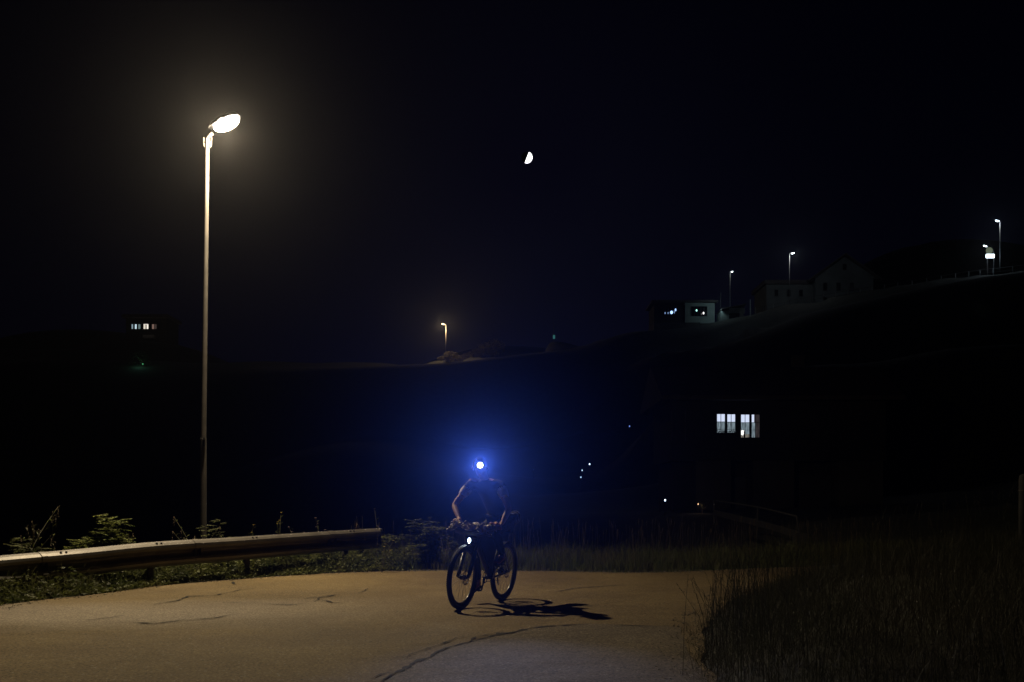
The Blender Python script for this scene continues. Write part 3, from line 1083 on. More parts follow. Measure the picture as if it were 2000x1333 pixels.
for s_ in (-1, 1):
    MB().tube([(.849, s_ * .348, .940), (.852, s_ * .29, .941), (.856, s_ * .225, .942)], [.017, .016, .017], 12).build('grip', M['rubber'], hb, smooth=True)
    MB().tube([(.865, s_ * .19, .935), (.90, s_ * .20, .920), (.915, s_ * .25, .915), (.905, s_ * .32, .910)], [.010, .008, .006, .005], 8).build('brake_lever', M['dark_metal'], hb, smooth=True)
MB().tube([(.27, 0, .815), (.235, 0, .925)], .0135, 10).build('seat_post', M['dark_metal'], bike, smooth=True)
mb = MB()
vs, fs = [], []
for i, (u, wd, zz) in enumerate([(.09, .02, .955), (.10, .07, .965), (.16, .072, .962), (.22, .045, .955), (.29, .024, .953), (.345, .017, .95), (.355, .004, .942)]):
    for k in range(12):
        th = 2 * math.pi * k / 12
        vs.append((u, wd * math.cos(th), zz - .018 + .02 * math.sin(th) * (1 if math.sin(th) > 0 else 1.3)))
for i in range(6):
    for k in range(12):
        fs.append((i * 12 + k, i * 12 + (k + 1) % 12, (i + 1) * 12 + (k + 1) % 12, (i + 1) * 12 + k))
fs += [tuple(range(12)), tuple(range(72, 84))]
mb.add(vs, fs).build('saddle', M['black'], bike, smooth=True)
# cranks: right pedal (away) low, left pedal high
cr = MB()
ang = R(-78)
ca, sa = math.cos(ang) * .17, math.sin(ang) * .17
cr.tube([(.435, -.055, .31), (.435 + ca, -.07, .31 + sa)], [.014, .009], 8)
cr.tube([(.435, .055, .31), (.435 - ca, .07, .31 - sa)], [.014, .009], 8)
crank = cr.build('crank', M['alloy'], bike, smooth=True)
for s_, x_, z_ in ((-1, .435 + ca, .31 + sa), (1, .435 - ca, .31 - sa)):
    mb = MB()
    mb.tube([(x_, s_ * .07, z_), (x_, s_ * .165, z_)], .007, 8)
    for yy in (.085, .16):
        mb.box((x_, s_ * yy, z_), (.09, .008, .016))
    for xx in (-.042, 0, .042):
        mb.box((x_ + xx, s_ * .1225, z_), (.008, .067, .012))
    mb.build('pedal', M['dark_metal'], crank)
mb = MB().ring((.435, -.048, .31), (0, 1, 0), .068, .007, 40, 6, .4)
for i in range(5):
    th = i * 2 * math.pi / 5
    mb.tube([(.435, -.048, .31), (.435 + .066 * math.cos(th), -.048, .31 + .066 * math.sin(th))], .005, 6)
mb.build('chainring', M['dark_metal'], bike)
mb = MB()
mb.tube([(0, -.046, .41), (.435, -.048, .38)], .004, 6).tube([(.02, -.046, .24), (.40, -.048, .25)], .004, 6)
mb.build('chain', M['dark_metal'], bike)
mb = MB()
mb.tube([(0, -.075, .33), (.02, -.07, .27), (.03, -.06, .20)], [.012, .010, .008], 8)
mb.ring((.03, -.05, .20), (0, 1, 0), .016, .004, 14, 5).ring((.01, -.05, .285), (0, 1, 0), .016, .004, 14, 5)
mb.build('derailleur', M['dark_metal'], bike, smooth=True)
# front light on the fork crown
hl = MB().tube([(.985, 0, .755), (1.035, 0, .77), (1.055, 0, .77)], [.016, .024, .026], 14).build('headlight', M['black'], bike, smooth=True)
M['bikelight'] = emis('lit bicycle light', (0.62, 0.82, 1.0), 14)
MB().ball((1.056, 0, .77), (.010, .020, .032), 14, 8).build('lens', M['bikelight'], hl)


def loose(name, mb, m, mw, label, cat, smooth=True):
    o = mb.build(name, m, None, smooth=smooth)
    o.matrix_world = mw
    return tag(o, label, cat)


from mathutils import noise as mn


def lumpy(mb, amp, sc_):
    mb.v = [tuple(Vector(p) + Vector(mn.noise_vector(Vector(p) * sc_)) * amp) for p in mb.v]
    return mb


hbag = loose('handlebar_bag', lumpy(MB().tube([(.975, -.225, .885), (.975, -.21, .885), (.98, -.1, .878), (.98, 0, .875), (.98, .1, .878), (.975, .21, .885), (.975, .225, .885)], [.03, .050, .056, .058, .056, .050, .03], 20), .008, 14),
             M['bag'], BIKE, 'dark roll bag strapped in front of the handlebar', 'bag')
mb = MB()
tri = [(.90, .86), (.60, .80), (.31, .745), (.43, .40), (.62, .55)]
tri = [(.865, .825), (.60, .795), (.325, .755), (.34, .70), (.435, .395), (.47, .385), (.66, .58)]
vs = [(x, y, z) for y in (-.032, .032) for x, z in tri]
n = len(tri)
mb.add(vs, [tuple(range(n)), tuple(range(n, 2 * n))[::-1]] + [(i, (i + 1) % n, n + (i + 1) % n, n + i) for i in range(n)])
o = loose('frame_bag', mb, M['bag'], BIKE, 'dark flat bag filling the triangle of the bicycle frame', 'bag', False)
b_ = o.modifiers.new('b', 'BEVEL'); b_.width = .012; b_.segments = 3
sb = loose('saddle_bag', lumpy(MB().tube([(.20, 0, .86), (.17, 0, .885), (.08, 0, .935), (-.04, 0, .975), (-.15, 0, 1.0), (-.23, 0, 1.01), (-.26, 0, 1.015)], [.02, .045, .065, .078, .085, .07, .03], 18), .008, 12),
           M['bag'], BIKE, 'long dark seat bag behind the saddle with pale straps', 'bag')
for q in (-.05, -.13, -.19):
    o_ = MB().ring((q, 0, .99 + (q + .05) * -.2), (1, 0, .2), .0835, .004, 26, 6, 2.4).build('strap', M['strap'], sb)

# crumpled jacket lying over the roll bag
vs, fs = [], []
NU, NV = 54, 26
for i in range(NU):
    v_ = -.29 + .56 * i / (NU - 1)
    for j in range(NV):
        th = R(5 + 150 * j / (NV - 1) + 34 * mn.noise(Vector((v_ * 11, 3.3, j * .06))))
        rr = .066 + .066 * abs(mn.noise(Vector((v_ * 15, th * 2.1, 0)))) + .020 * mn.noise(Vector((v_ * 45, th * 7, 1)))
        if j in (0, NV - 1): rr += .02 * random.random()
        vs.append((.975 + rr * math.cos(th), v_ + .016 * mn.noise(Vector((th * 5, v_ * 30, 4))), .885 + rr * math.sin(th) - .45 * max(0, abs(v_) - .2)))
for i in range(NU - 1):
    for j in range(NV - 1):
        fs.append((i * NV + j, i * NV + j + 1, (i + 1) * NV + j + 1, (i + 1) * NV + j))
o = loose('jacket', MB().add(vs, fs), M['jacket'], BIKE, 'crumpled pale tan jacket bundled over the handlebar roll', 'jacket', False)
so_ = o.modifiers.new('s', 'SOLIDIFY'); so_.thickness = .004
vs, fs = [], []
for i in range(14):
    for j in range(8):
        a, b = i / 13, j / 7
        vs.append((.84 + .11 * b, .17 + .13 * a, 0.985 + .03 * mn.noise(Vector((a * 4, b * 3, 2))) + .012 * mn.noise(Vector((a * 13, b * 9, 7)))))
for i in range(13):
    for j in range(7):
        fs.append((i * 8 + j, i * 8 + j + 1, (i + 1) * 8 + j + 1, (i + 1) * 8 + j))
o = loose('cloth', MB().add(vs, fs), M['orange'], BIKE, 'small orange cloth tucked on top of the pale jacket', 'cloth', False)
so_ = o.modifiers.new('s', 'SOLIDIFY'); so_.thickness = .005


# ------------------------------------------------------------------ the rider
def skin(name, J, E, root, m, parent, sub=2):
    keys = list(J)
    ix = {k: i for i, k in enumerate(keys)}
    me = bpy.data.meshes.new(name)
    me.from_pydata([J[k][0] for k in keys], [(ix[a], ix[b]) for a, b in E], [])
    me.materials.append(m)
    o = bpy.data.objects.new(name, me)
    C.objects.link(o)
    o.parent = parent
    md = o.modifiers.new('skin', 'SKIN')
    md.use_smooth_shade = True
    md.branch_smoothing = 0.4
    if not me.skin_vertices:
        bm = bmesh.new(); bm.from_mesh(me); bm.verts.layers.skin.verify(); bm.to_mesh(me); bm.free()
    for k in keys:
        sv = me.skin_vertices[0].data[ix[k]]
        r_ = J[k][1]
        sv.radius = r_ if isinstance(r_, tuple) else (r_, r_)
        sv.use_root = (k == root)
    s_ = o.modifiers.new('sub', 'SUBSURF')
    s_.levels = s_.render_levels = sub
    return o


rider = empty('person', (BX, BY, 0), label='cyclist in a pale short-sleeved shirt, its torso coloured dark for shade, leaning on the handlebar, wearing a lit headlamp', cat='person')
rider.rotation_euler = (0, 0, RZ)
J = {
    'pelvis': ((.225, .075, .985), (.135, .115)), 'waist': ((.28, .05, 1.12), (.125, .095)), 'chest': ((.37, .02, 1.29), (.145, .105)), 'upper': ((.44, 0, 1.40), (.12, .085)),
    'neck0': ((.475, -.005, 1.465), .058), 'neck1': ((.51, -.015, 1.52), .053), 'head0': ((.545, -.025, 1.57), (.068, .075)), 'head1': ((.56, -.03, 1.625), (.078, .092)), 'head2': ((.555, -.033, 1.675), (.066, .080)),
    'chin': ((.618, .002, 1.525), .028), 'nose': ((.662, .02, 1.585), .011),
}
E = [('pelvis', 'waist'), ('waist', 'chest'), ('chest', 'upper'), ('upper', 'neck0'), ('neck0', 'neck1'), ('neck1', 'head0'), ('head0', 'head1'), ('head1', 'head2'), ('head0', 'chin'), ('head1', 'nose')]
ARM = {-1: dict(sh=(.475, -.185, 1.425), el=(.63, -.335, 1.165), gv=-.187, gw=.966),
       1: dict(sh=(.475, .185, 1.415), el=(.66, .385, 1.125), gv=.352, gw=.918)}
FEET = {-1: dict(kn=(.60, -.11, .715), an=(.40, -.13, .265)), 1: dict(kn=(.66, .20, .86), an=(.335, .155, .575))}
for s_ in (-1, 1):
    a = ARM[s_]
    n_ = 'l' if s_ > 0 else 'r'
    J['sh' + n_] = (a['sh'], .062)
    J['ua' + n_] = (tuple(Vector(a['sh']).lerp(Vector(a['el']), .5)), .047)
    J['el' + n_] = (a['el'], .040)
    gv, gw, gu = a['gv'], a['gw'], .862
    wr = Vector((gu - .075, gv, gw + .035))
    J['fa' + n_] = (tuple(Vector(a['el']).lerp(wr, .35)), .040)
    J['wr' + n_] = (tuple(wr), .026)
    J['pa' + n_] = ((gu - .03, gv, gw + .038), (.034, .017))
    E += [('upper', 'sh' + n_), ('sh' + n_, 'ua' + n_), ('ua' + n_, 'el' + n_), ('el' + n_, 'fa' + n_), ('fa' + n_, 'wr' + n_), ('wr' + n_, 'pa' + n_)]
    for k in range(4):
        vv = gv + s_ * (k - 1.5) * .021
        ln = [.95, 1.05, 1.0, .8][k]
        J[f'k{k}{n_}'] = ((gu + .006, vv, gw + .034), .0115)
        J[f'm{k}{n_}'] = ((gu + .006 + .026 * ln, vv, gw + .014), .0095)
        J[f'd{k}{n_}'] = ((gu + .024 * ln, vv, gw - .020 * ln), .0088)
        J[f't{k}{n_}'] = ((gu - .002, vv, gw - .027), .0075)
        E += [('pa' + n_, f'k{k}{n_}'), (f'k{k}{n_}', f'm{k}{n_}'), (f'm{k}{n_}', f'd{k}{n_}'), (f'd{k}{n_}', f't{k}{n_}')]
    J['th0' + n_] = ((gu - .03, gv - s_ * .045, gw + .018), .0125)
    J['th1' + n_] = ((gu - .012, gv - s_ * .058, gw - .008), .0105)
    J['th2' + n_] = ((gu + .010, gv - s_ * .055, gw - .022), .0090)
    E += [('pa' + n_, 'th0' + n_), ('th0' + n_, 'th1' + n_), ('th1' + n_, 'th2' + n_)]
    fkn, fan = FEET[s_]['kn'], FEET[s_]['an']
    J['hp' + n_] = ((.25, .075 + s_ * .09, .955), .088)
    J['tg' + n_] = (tuple(Vector(J['hp' + n_][0]).lerp(Vector(fkn), .5)), .074)
    J['kn' + n_] = (fkn, .054)
    J['cf' + n_] = (tuple(Vector(fkn).lerp(Vector(fan), .35) + Vector((-.02, 0, 0))), .053)
    J['an' + n_] = (fan, .036)
    J['ft' + n_] = ((fan[0] + .06, fan[1], fan[2] - .055), (.038, .03))
    J['to' + n_] = ((fan[0] + .145, fan[1], fan[2] - .085), (.036, .018))
    E += [('pelvis', 'hp' + n_), ('hp' + n_, 'tg' + n_), ('tg' + n_, 'kn' + n_), ('kn' + n_, 'cf' + n_), ('cf' + n_, 'an' + n_), ('an' + n_, 'ft' + n_), ('ft' + n_, 'to' + n_)]
skin('body', J, E, 'pelvis', M['skin'], rider)


def sub(keys, add, extra=None):
    d = {}
    for k in keys:
        p, r_ = J[k]
        d[k] = (p, tuple(x + add for x in r_) if isinstance(r_, tuple) else r_ + add)
    d.update(extra or {})
    return d


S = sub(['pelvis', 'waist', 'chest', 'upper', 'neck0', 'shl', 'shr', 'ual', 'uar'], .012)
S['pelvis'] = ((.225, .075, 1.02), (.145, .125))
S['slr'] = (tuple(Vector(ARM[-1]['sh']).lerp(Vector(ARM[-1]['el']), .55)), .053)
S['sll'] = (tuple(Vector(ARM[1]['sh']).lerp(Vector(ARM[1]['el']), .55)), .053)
SL = {}
for n_, s_ in (('l', 1), ('r', -1)):
    a_, b_ = Vector(ARM[s_]['sh']), Vector(ARM[s_]['el'])
    skin('sleeve', {'a': (tuple(a_.lerp(b_, .02)), .069), 'b': (tuple(a_.lerp(b_, .35)), .066), 'c': (tuple(a_.lerp(b_, .62)), .062)}, [('a', 'b'), ('b', 'c')], 'a', M['shirt'], rider)
skin('shirt', S, [('pelvis', 'waist'), ('waist', 'chest'), ('chest', 'upper'), ('upper', 'neck0'), ('upper', 'shl'), ('upper', 'shr'), ('shl', 'ual'), ('shr', 'uar'), ('ual', 'sll'), ('uar', 'slr')], 'pelvis', M['shade_torso'], rider)
S = sub(['pelvis', 'hpl', 'hpr', 'tgl', 'tgr'], .014)
for n_, s_ in (('l', 1), ('r', -1)):
    S['e' + n_] = (tuple(Vector(J['tg' + n_][0]).lerp(Vector(J['kn' + n_][0]), .75)), .072)
S['wst'] = ((.245, .065, 1.05), (.135, .105))
TR = sub(['pelvis', 'hpl', 'hpr', 'tgl', 'tgr', 'knl', 'knr', 'cfl', 'cfr', 'anl', 'anr'], .007)
skin('tights', TR, [('pelvis', 'hpl'), ('pelvis', 'hpr'), ('hpl', 'tgl'), ('hpr', 'tgr'), ('tgl', 'knl'), ('tgr', 'knr'), ('knl', 'cfl'), ('knr', 'cfr'), ('cfl', 'anl'), ('cfr', 'anr')], 'pelvis', M['tights'], rider)
skin('shorts', S, [('wst', 'pelvis'), ('pelvis', 'hpl'), ('pelvis', 'hpr'), ('hpl', 'tgl'), ('hpr', 'tgr'), ('tgl', 'el'), ('tgr', 'er')], 'pelvis', M['shorts'], rider)
for n_ in 'lr':
    p_an, p_ft, p_to = Vector(J['an' + n_][0]), Vector(J['ft' + n_][0]), Vector(J['to' + n_][0])
    heel = p_ft + Vector((-.09, 0, .01))
    sh = skin('shoe', {'h': (tuple(heel), (.037, .035)), 'f': (tuple(p_ft + Vector((0, 0, -.0))), (.045, .04)), 't': (tuple(p_to), (.044, .026)), 'e': (tuple(p_to + Vector((.04, 0, -.004))), (.03, .018)), 'a': (tuple(p_an + Vector((-.01, 0, .0))), .043)},
              [('h', 'f'), ('f', 't'), ('t', 'e'), ('f', 'a')], 'f', M['shoe'], rider)
    d_ = (p_to - heel).normalized()
    mb = MB()
    dn = Vector((0, 0, -.036))
    mb.tube([heel + dn - d_ * .01, p_ft + dn, p_to + Vector((0, 0, -.024)), p_to + d_ * .055 + Vector((0, 0, -.018))], [.028, .03, .034, .02], 10)
    so2 = mb.build('sole', M['rubber'], sh, smooth=True)
# face and hair
fd = Vector((.906, .423, 0)); sd_ = Vector((-.423, .906, 0)); hc = Vector((.56, -.03, 1.61))
for s_ in (-1, 1):
    MB().ball(hc + fd * .088 + sd_ * (.032 * s_) + Vector((0, 0, -.005)), .012, 10, 6).build('eye', M['eye'], rider, smooth=True)
    MB().tube([hc + sd_ * (.078 * s_) + Vector((0, 0, -.03)), hc + sd_ * (.092 * s_) + Vector((0, 0, 0)), hc + sd_ * (.08 * s_) + Vector((0, 0, .02))], [.009, .014, .008], 8).build('ear', M['skin'], rider, smooth=True)
RH = Matrix(((fd.x, sd_.x, 0), (fd.y, sd_.y, 0), (0, 0, 1)))
mb = MB().ball((0, 0, 0), (.118, .092, .105), 26, 16)
mb.v = [tuple(hc + Vector((-.012, 0, .032)) + RH @ Vector((p[0], p[1], max(p[2], -.035 - .05 * (p[0] < 0))))) for p in mb.v]
M['helmet'] = mat('matt helmet', (0.012, 0.012, 0.014), 0.95, spec=0.1)
mb.build('helmet', M['helmet'], rider, smooth=True)
lp = hc + fd * .126 + Vector((0, 0, .024))
hlamp = empty('headlamp', tuple(RIDER @ lp), label='blazing blue-white headlamp on the front of the cyclist\'s head', cat='headlamp')
hlamp.rotation_euler = (0, 0, RZ + R(25))
MB().box((-.004, 0, 0), (.03, .078, .074)).build('housing', M['black'], hlamp, bevel=.006)
M['headlampglass'] = emis('lit headlamp glass', (0.75, 0.85, 1.0), 14)
MB().ball((.014, 0, 0), (.012, .035, .034), 16, 10).build('lens', M['headlampglass'], hlamp)
hw = RIDER @ (lp + fd * .045)
aim = (Vector((0.0, 0, 1.28)) - hw)
sp = light('SPOT', 'headlamp_beam', hw, 4300, (0.045, 0.14, 1.0), 0.02, spot_size=R(34), spot_blend=1.0)
sp.rotation_euler = aim.to_track_quat('-Z', 'Y').to_euler()
sp2 = light('SPOT', 'headlamp_beam_core', hw, 300, (0.42, 0.52, 1.0), 0.02, spot_size=R(46), spot_blend=1.0)
sp2.rotation_euler = (aim + Vector((.9, 0, -1.3))).to_track_quat('-Z', 'Y').to_euler()
bl = light('SPOT', 'bicycle_light_beam', BIKE @ Vector((1.075, 0, .77)), 12, (0.75, 0.9, 1.0), 0.02, spot_size=R(70), spot_blend=1.0)
bl.rotation_euler = ((BIKE.to_3x3() @ Vector((1, 0, -.12)))).to_track_quat('-Z', 'Y').to_euler()


# ------------------------------------------------------------------ far street lamps
M['far_pole'] = mat('galvanised lamp pole', (0.2, 0.19, 0.18), 0.7)


def far_lamp(px, ptop, pbase, d, side, label, col, power, head=0.55, estr=14, lit=True, group='lamps on the hillside', polew=0.07):
    x = (px - 1000) / F * d
    zb = CH + (HOR - pbase) / F * d
    zt = CH + (HOR - ptop) / F * d
    t = empty('street_lamp', (x, d, zb), label=label, cat='street lamp', group=group)
    h_ = zt - zb
    MB().tube([(0, 0, -1), (0, 0, h_)], [polew * 1.1, polew * .8], 10).build('pole', M['far_pole'], t, smooth=True)
    a = MB().tube([(0, 0, h_), (side * head * .3, -.1, h_ + .12)], polew * .6, 8)
    r_ = Matrix.Rotation(side * R(-14), 3, 'Y')
    c = Vector((side * head * .8, -.2, h_ + .2))
    a.box(c, (head, .3, .1), r_)
    hd2 = a.build('lamp_head', M['far_pole'], t)
    k = f'lamp{col}'
    if k not in M: M[k] = emis('lit far lamp', col, estr)
    MB().ball(c + Vector((0, 0, -.06)), (head * .46, .16, .13), 12, 8, r_).build('lamp_glass', M[k], hd2)
    light('POINT', 'street_lamp_light', Vector((x, d, zb)) + c + Vector((0, -.05, -.35)), power, col, .1)
    return t


far_lamp(871, 635, 700, 220, -1, 'distant orange street lamp above the lit bushes', (1.0, .72, .38), 2600, .75, polew=.09)
far_lamp(1426, 533, 630, 170, 1, 'smallest white street lamp, right above the hillside house with lit windows', (.85, .95, 1.0), 60, .35, 12, polew=.03)
c_ = None
far_lamp(1542, 497, 600, 166, 1, 'white street lamp on a bare pole in front of the big dim house', (.86, .95, 1.02), 260, .6, polew=.045)
far_lamp(1953, 434, 518, 150, -1, 'tallest white street lamp at the upper right of the hillside', (.80, .93, 1.05), 130, .62, polew=.06)
far_lamp(1929, 483, 536, 156, -1, 'shorter white street lamp just behind the round illuminated sign', (.80, .93, 1.04), 80, .62, polew=.06)

# illuminated sign
d = 150
x0 = (1933 - 1000) / F * d
zb = CH + (HOR - 536) / F * d
t = empty('illuminated_sign', (x0, d, zb), label='roadside sign with a dull round disc above a glowing white box on two posts', cat='sign')
k = d / F
mb = MB()
for dx, top_ in ((-5 * k, 46 * k), (8 * k, 42 * k)):
    MB().tube([(dx, 0, -.5), (dx, 0, top_)], .045, 8).build('post', M['pole'], t, smooth=True)
MB().tube([(8 * k, 0, 42 * k), (7.4 * k, 0, 45 * k), (5 * k, 0, 47 * k)], .04, 8).build('bracket', M['pole'], t, smooth=True)
M['disc'] = emis('dull lit disc', (.30, .36, .22), .28)
MB().tube([(-1 * k, -.1, 46 * k), (-1 * k, .05, 46 * k)], 6.4 * k, 28).build('disc', M['disc'], t)
M['signbox'] = emis('lit sign box', (.80, .95, 1.0), 4)
mb = MB()
mb.box((0, -.15, 35 * k), (17 * k, .25, 8 * k))
mb.build('sign_box', M['signbox'], t, bevel=.18)
light('POINT', 'sign_light', Vector((x0, d, zb)) + Vector((0.2, -.8, 35 * k)), 60, (.5, .75, 1.0), .3)

# warm-lit bushes under the orange lamp
def leaf_ball(name, c, rad, n, size, m, label, cat, group=None, trunk=True):
    t = empty(name, (c[0], c[1], c[2]), label=label, cat=cat, group=group)
    P_ = RNG.normal(0, 1, (n, 3)); P_ /= np.linalg.norm(P_, axis=1)[:, None]
    P_ *= (RNG.uniform(.25, 1, n) ** .5)[:, None]
    nz = np.array([mn.noise(Vector(p) * 2.2 + Vector(c)) for p in P_])
    P_ = P_[nz > -.12]
    P_ = P_ * np.array(rad) + np.array([0, 0, rad[2] * .9])
    leaves_np('foliage', P_, size, m, None, t)
    MB().tube([(0, 0, -.4), (.05, 0, rad[2] * .6), (.1, 0, rad[2] * 1.2)], [.09, .06, .02], 7).build('trunk', M['bark'], t)
    return t


M['fbush'] = leaf_mat('ochre lit bush leaves', (.16, .13, .045), (.08, .07, .03), 1)
bl_ = [(862, 708, 221, 1.0, .9, 'lowest little bush left of the foot of the orange lamp'), (880, 706, 219, 1.9, 1.6, 'round bush just right of the foot of the orange lamp'),
       (897, 708, 221, 1.8, 1.1, 'low spreading bush, third from the left below the orange lamp'), (914, 704, 222, 1.9, 1.2, 'low bush in the middle of the lit row'),
       (931, 700, 223, 1.9, 1.5, 'bush where the lit row starts to climb'), (947, 696, 223, 2.2, 2.2, 'taller bush second from the right end of the lit row'),
       (968, 695, 224, 2.4, 2.7, 'tallest straggly bush at the right end of the lit row')]
for px, py, d, rw, rh, lab in bl_:
    p = at(px, py, d)
    leaf_ball('bush', tuple(p), (rw, rw * .7, rh * .75), 1300, .17, M['fbush'], lab, 'bush', 'bushes below the orange lamp')

# wooden pole with a pale box
p = at(1082, 664, 205)
t = empty('utility_pole', tuple(p), label='thin dark pole with a pale teal box, right of the orange lamp', cat='pole')
MB().tube([(0, 0, -1), (0, 0, 44 * 205 / F)], [.09, .07], 8).build('pole', M['pole'], t)
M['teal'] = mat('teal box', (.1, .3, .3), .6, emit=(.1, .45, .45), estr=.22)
MB().box((0, -.15, .55), (.42, .25, .75)).build('box', M['teal'], t, bevel=.03)

# ------------------------------------------------------------------ hillside house with lit windows (lower)
def fz(py, d): return CH + (HOR - py) / F * d
def fx(px, d): return (px - 1000) / F * d


def rect(mb, px0, px1, py0, py1, d, thick, oz):
    """box on a facade that faces the road; thick toward -y"""
    x0, x1, z0, z1 = fx(px0, d) - oz[0], fx(px1, d) - oz[0], fz(py1, d) - oz[2], fz(py0, d) - oz[2]
    return mb.box(((x0 + x1) / 2, -thick / 2, (z0 + z1) / 2), (x1 - x0, thick, z1 - z0))


d = 62
org = Vector((fx(1530, d), d, fz(992, d)))
t = empty('house', tuple(org), label='dark two-storey house in the valley with four tall lit windows', cat='house')
mb = MB()
Wd = fx(1730, d) - fx(1312, d)
xc = (fx(1730, d) + fx(1312, d)) / 2 - org.x
mb.box((xc, 4.0, (fz(775, d) + fz(900, d)) / 2 - org.z), (Wd, 8, fz(775, d) - fz(900, d)))
mb.build('wall', M['wall_dark'], t)
mb = MB()
zl, zh = -1.5, fz(900, d) - org.z - .003
zm = (zl + zh) / 2
for a, b in ((1360, 1428), (1472, 1552), (1640, 1726)):
    mb.box(((fx(a, d) + fx(b, d)) / 2 - org.x, 3.9, zm), (fx(b, d) - fx(a, d), 7.6, zh - zl))
bw = mb.build('lower_wall', M['base_wall'], t)
mb = MB()
mb.box((xc, 4.6, zm), (Wd - .6, 6.0, zh - zl - .01))
mb.build('recess_wall', M['wall_dark'], t)
MB().box(((fx(1430, d) + fx(1470, d)) / 2 - org.x, 1.55, fz(940, d) - org.z - .9), (1.15, .08, 2.4)).build('door', M['frame'], t)
MB().box(((fx(1553, d) + fx(1639, d)) / 2 - org.x, 1.55, .9), (2.7, .08, 2.3)).build('garage_door', M['frame'], t)
zr = fz(775, d) - org.z
mb = MB()
mb.add([(xc - Wd / 2 - .8, -1.1, zr - .3), (xc + Wd / 2 + .8, -1.1, zr - .3), (xc + Wd / 2 + .8, 9.1, zr - .3), (xc - Wd / 2 - .8, 9.1, zr - .3), (xc - Wd / 2 - .8, 4, zr + 2.4), (xc + Wd / 2 + .8, 4, zr + 2.4),
        (xc - Wd / 2 - .8, -1.1, zr - .05), (xc + Wd / 2 + .8, -1.1, zr - .05), (xc + Wd / 2 + .8, 9.1, zr - .05), (xc - Wd / 2 - .8, 9.1, zr - .05)],
       [(0, 1, 2, 3), (0, 1, 7, 6), (6, 7, 5, 4), (2, 3, 9, 8), (8, 9, 4, 5), (0, 3, 9, 4, 6), (1, 2, 8, 5, 7)])
rf = mb.build('roof', M['roof'], t)
MB().box((xc + 2.5, 4.6, zr + 2.4), (.7, .7, 1.6)).build('chimney', M['roof'], rf)
for px in (1311, 1338):
    MB().tube([(fx(px, d) - org.x, -.12, fz(862, d) - org.z), (fx(px, d) - org.x, -.12, fz(802, d) - org.z)], .045, 8).build('drainpipe', M['pole'], t)


def glow_mat(name, col, strength, stripes=None):
    m = emis(name, col, strength)
    if stripes:
        nt = m.node_tree
        p = nt.nodes['Principled BSDF']
        tc = nt.nodes.new('ShaderNodeTexCoord')
        wv = nt.nodes.new('ShaderNodeTexNoise')
        mp = nt.nodes.new('ShaderNodeMapping')
        mp.inputs['Scale'].default_value = (stripes, 1, 2.2)
        nt.links.new(tc.outputs['Object'], mp.inputs[0])
        nt.links.new(mp.outputs[0], wv.inputs['Vector'])
        wv.inputs['Scale'].default_value = 1.0
        wv.inputs['Detail'].default_value = 3
        r = nt.nodes.new('ShaderNodeValToRGB')
        r.color_ramp.elements[0].position = .32
        r.color_ramp.elements[1].position = .68
        r.color_ramp.elements[0].color = (*[c * .25 for c in col], 1)
        r.color_ramp.elements[1].color = (*[min(1, c * 1.25) for c in col], 1)
        nt.links.new(wv.outputs['Fac'], r.inputs[0])
        nt.links.new(r.outputs[0], p.inputs['Emission Color'])
    return m


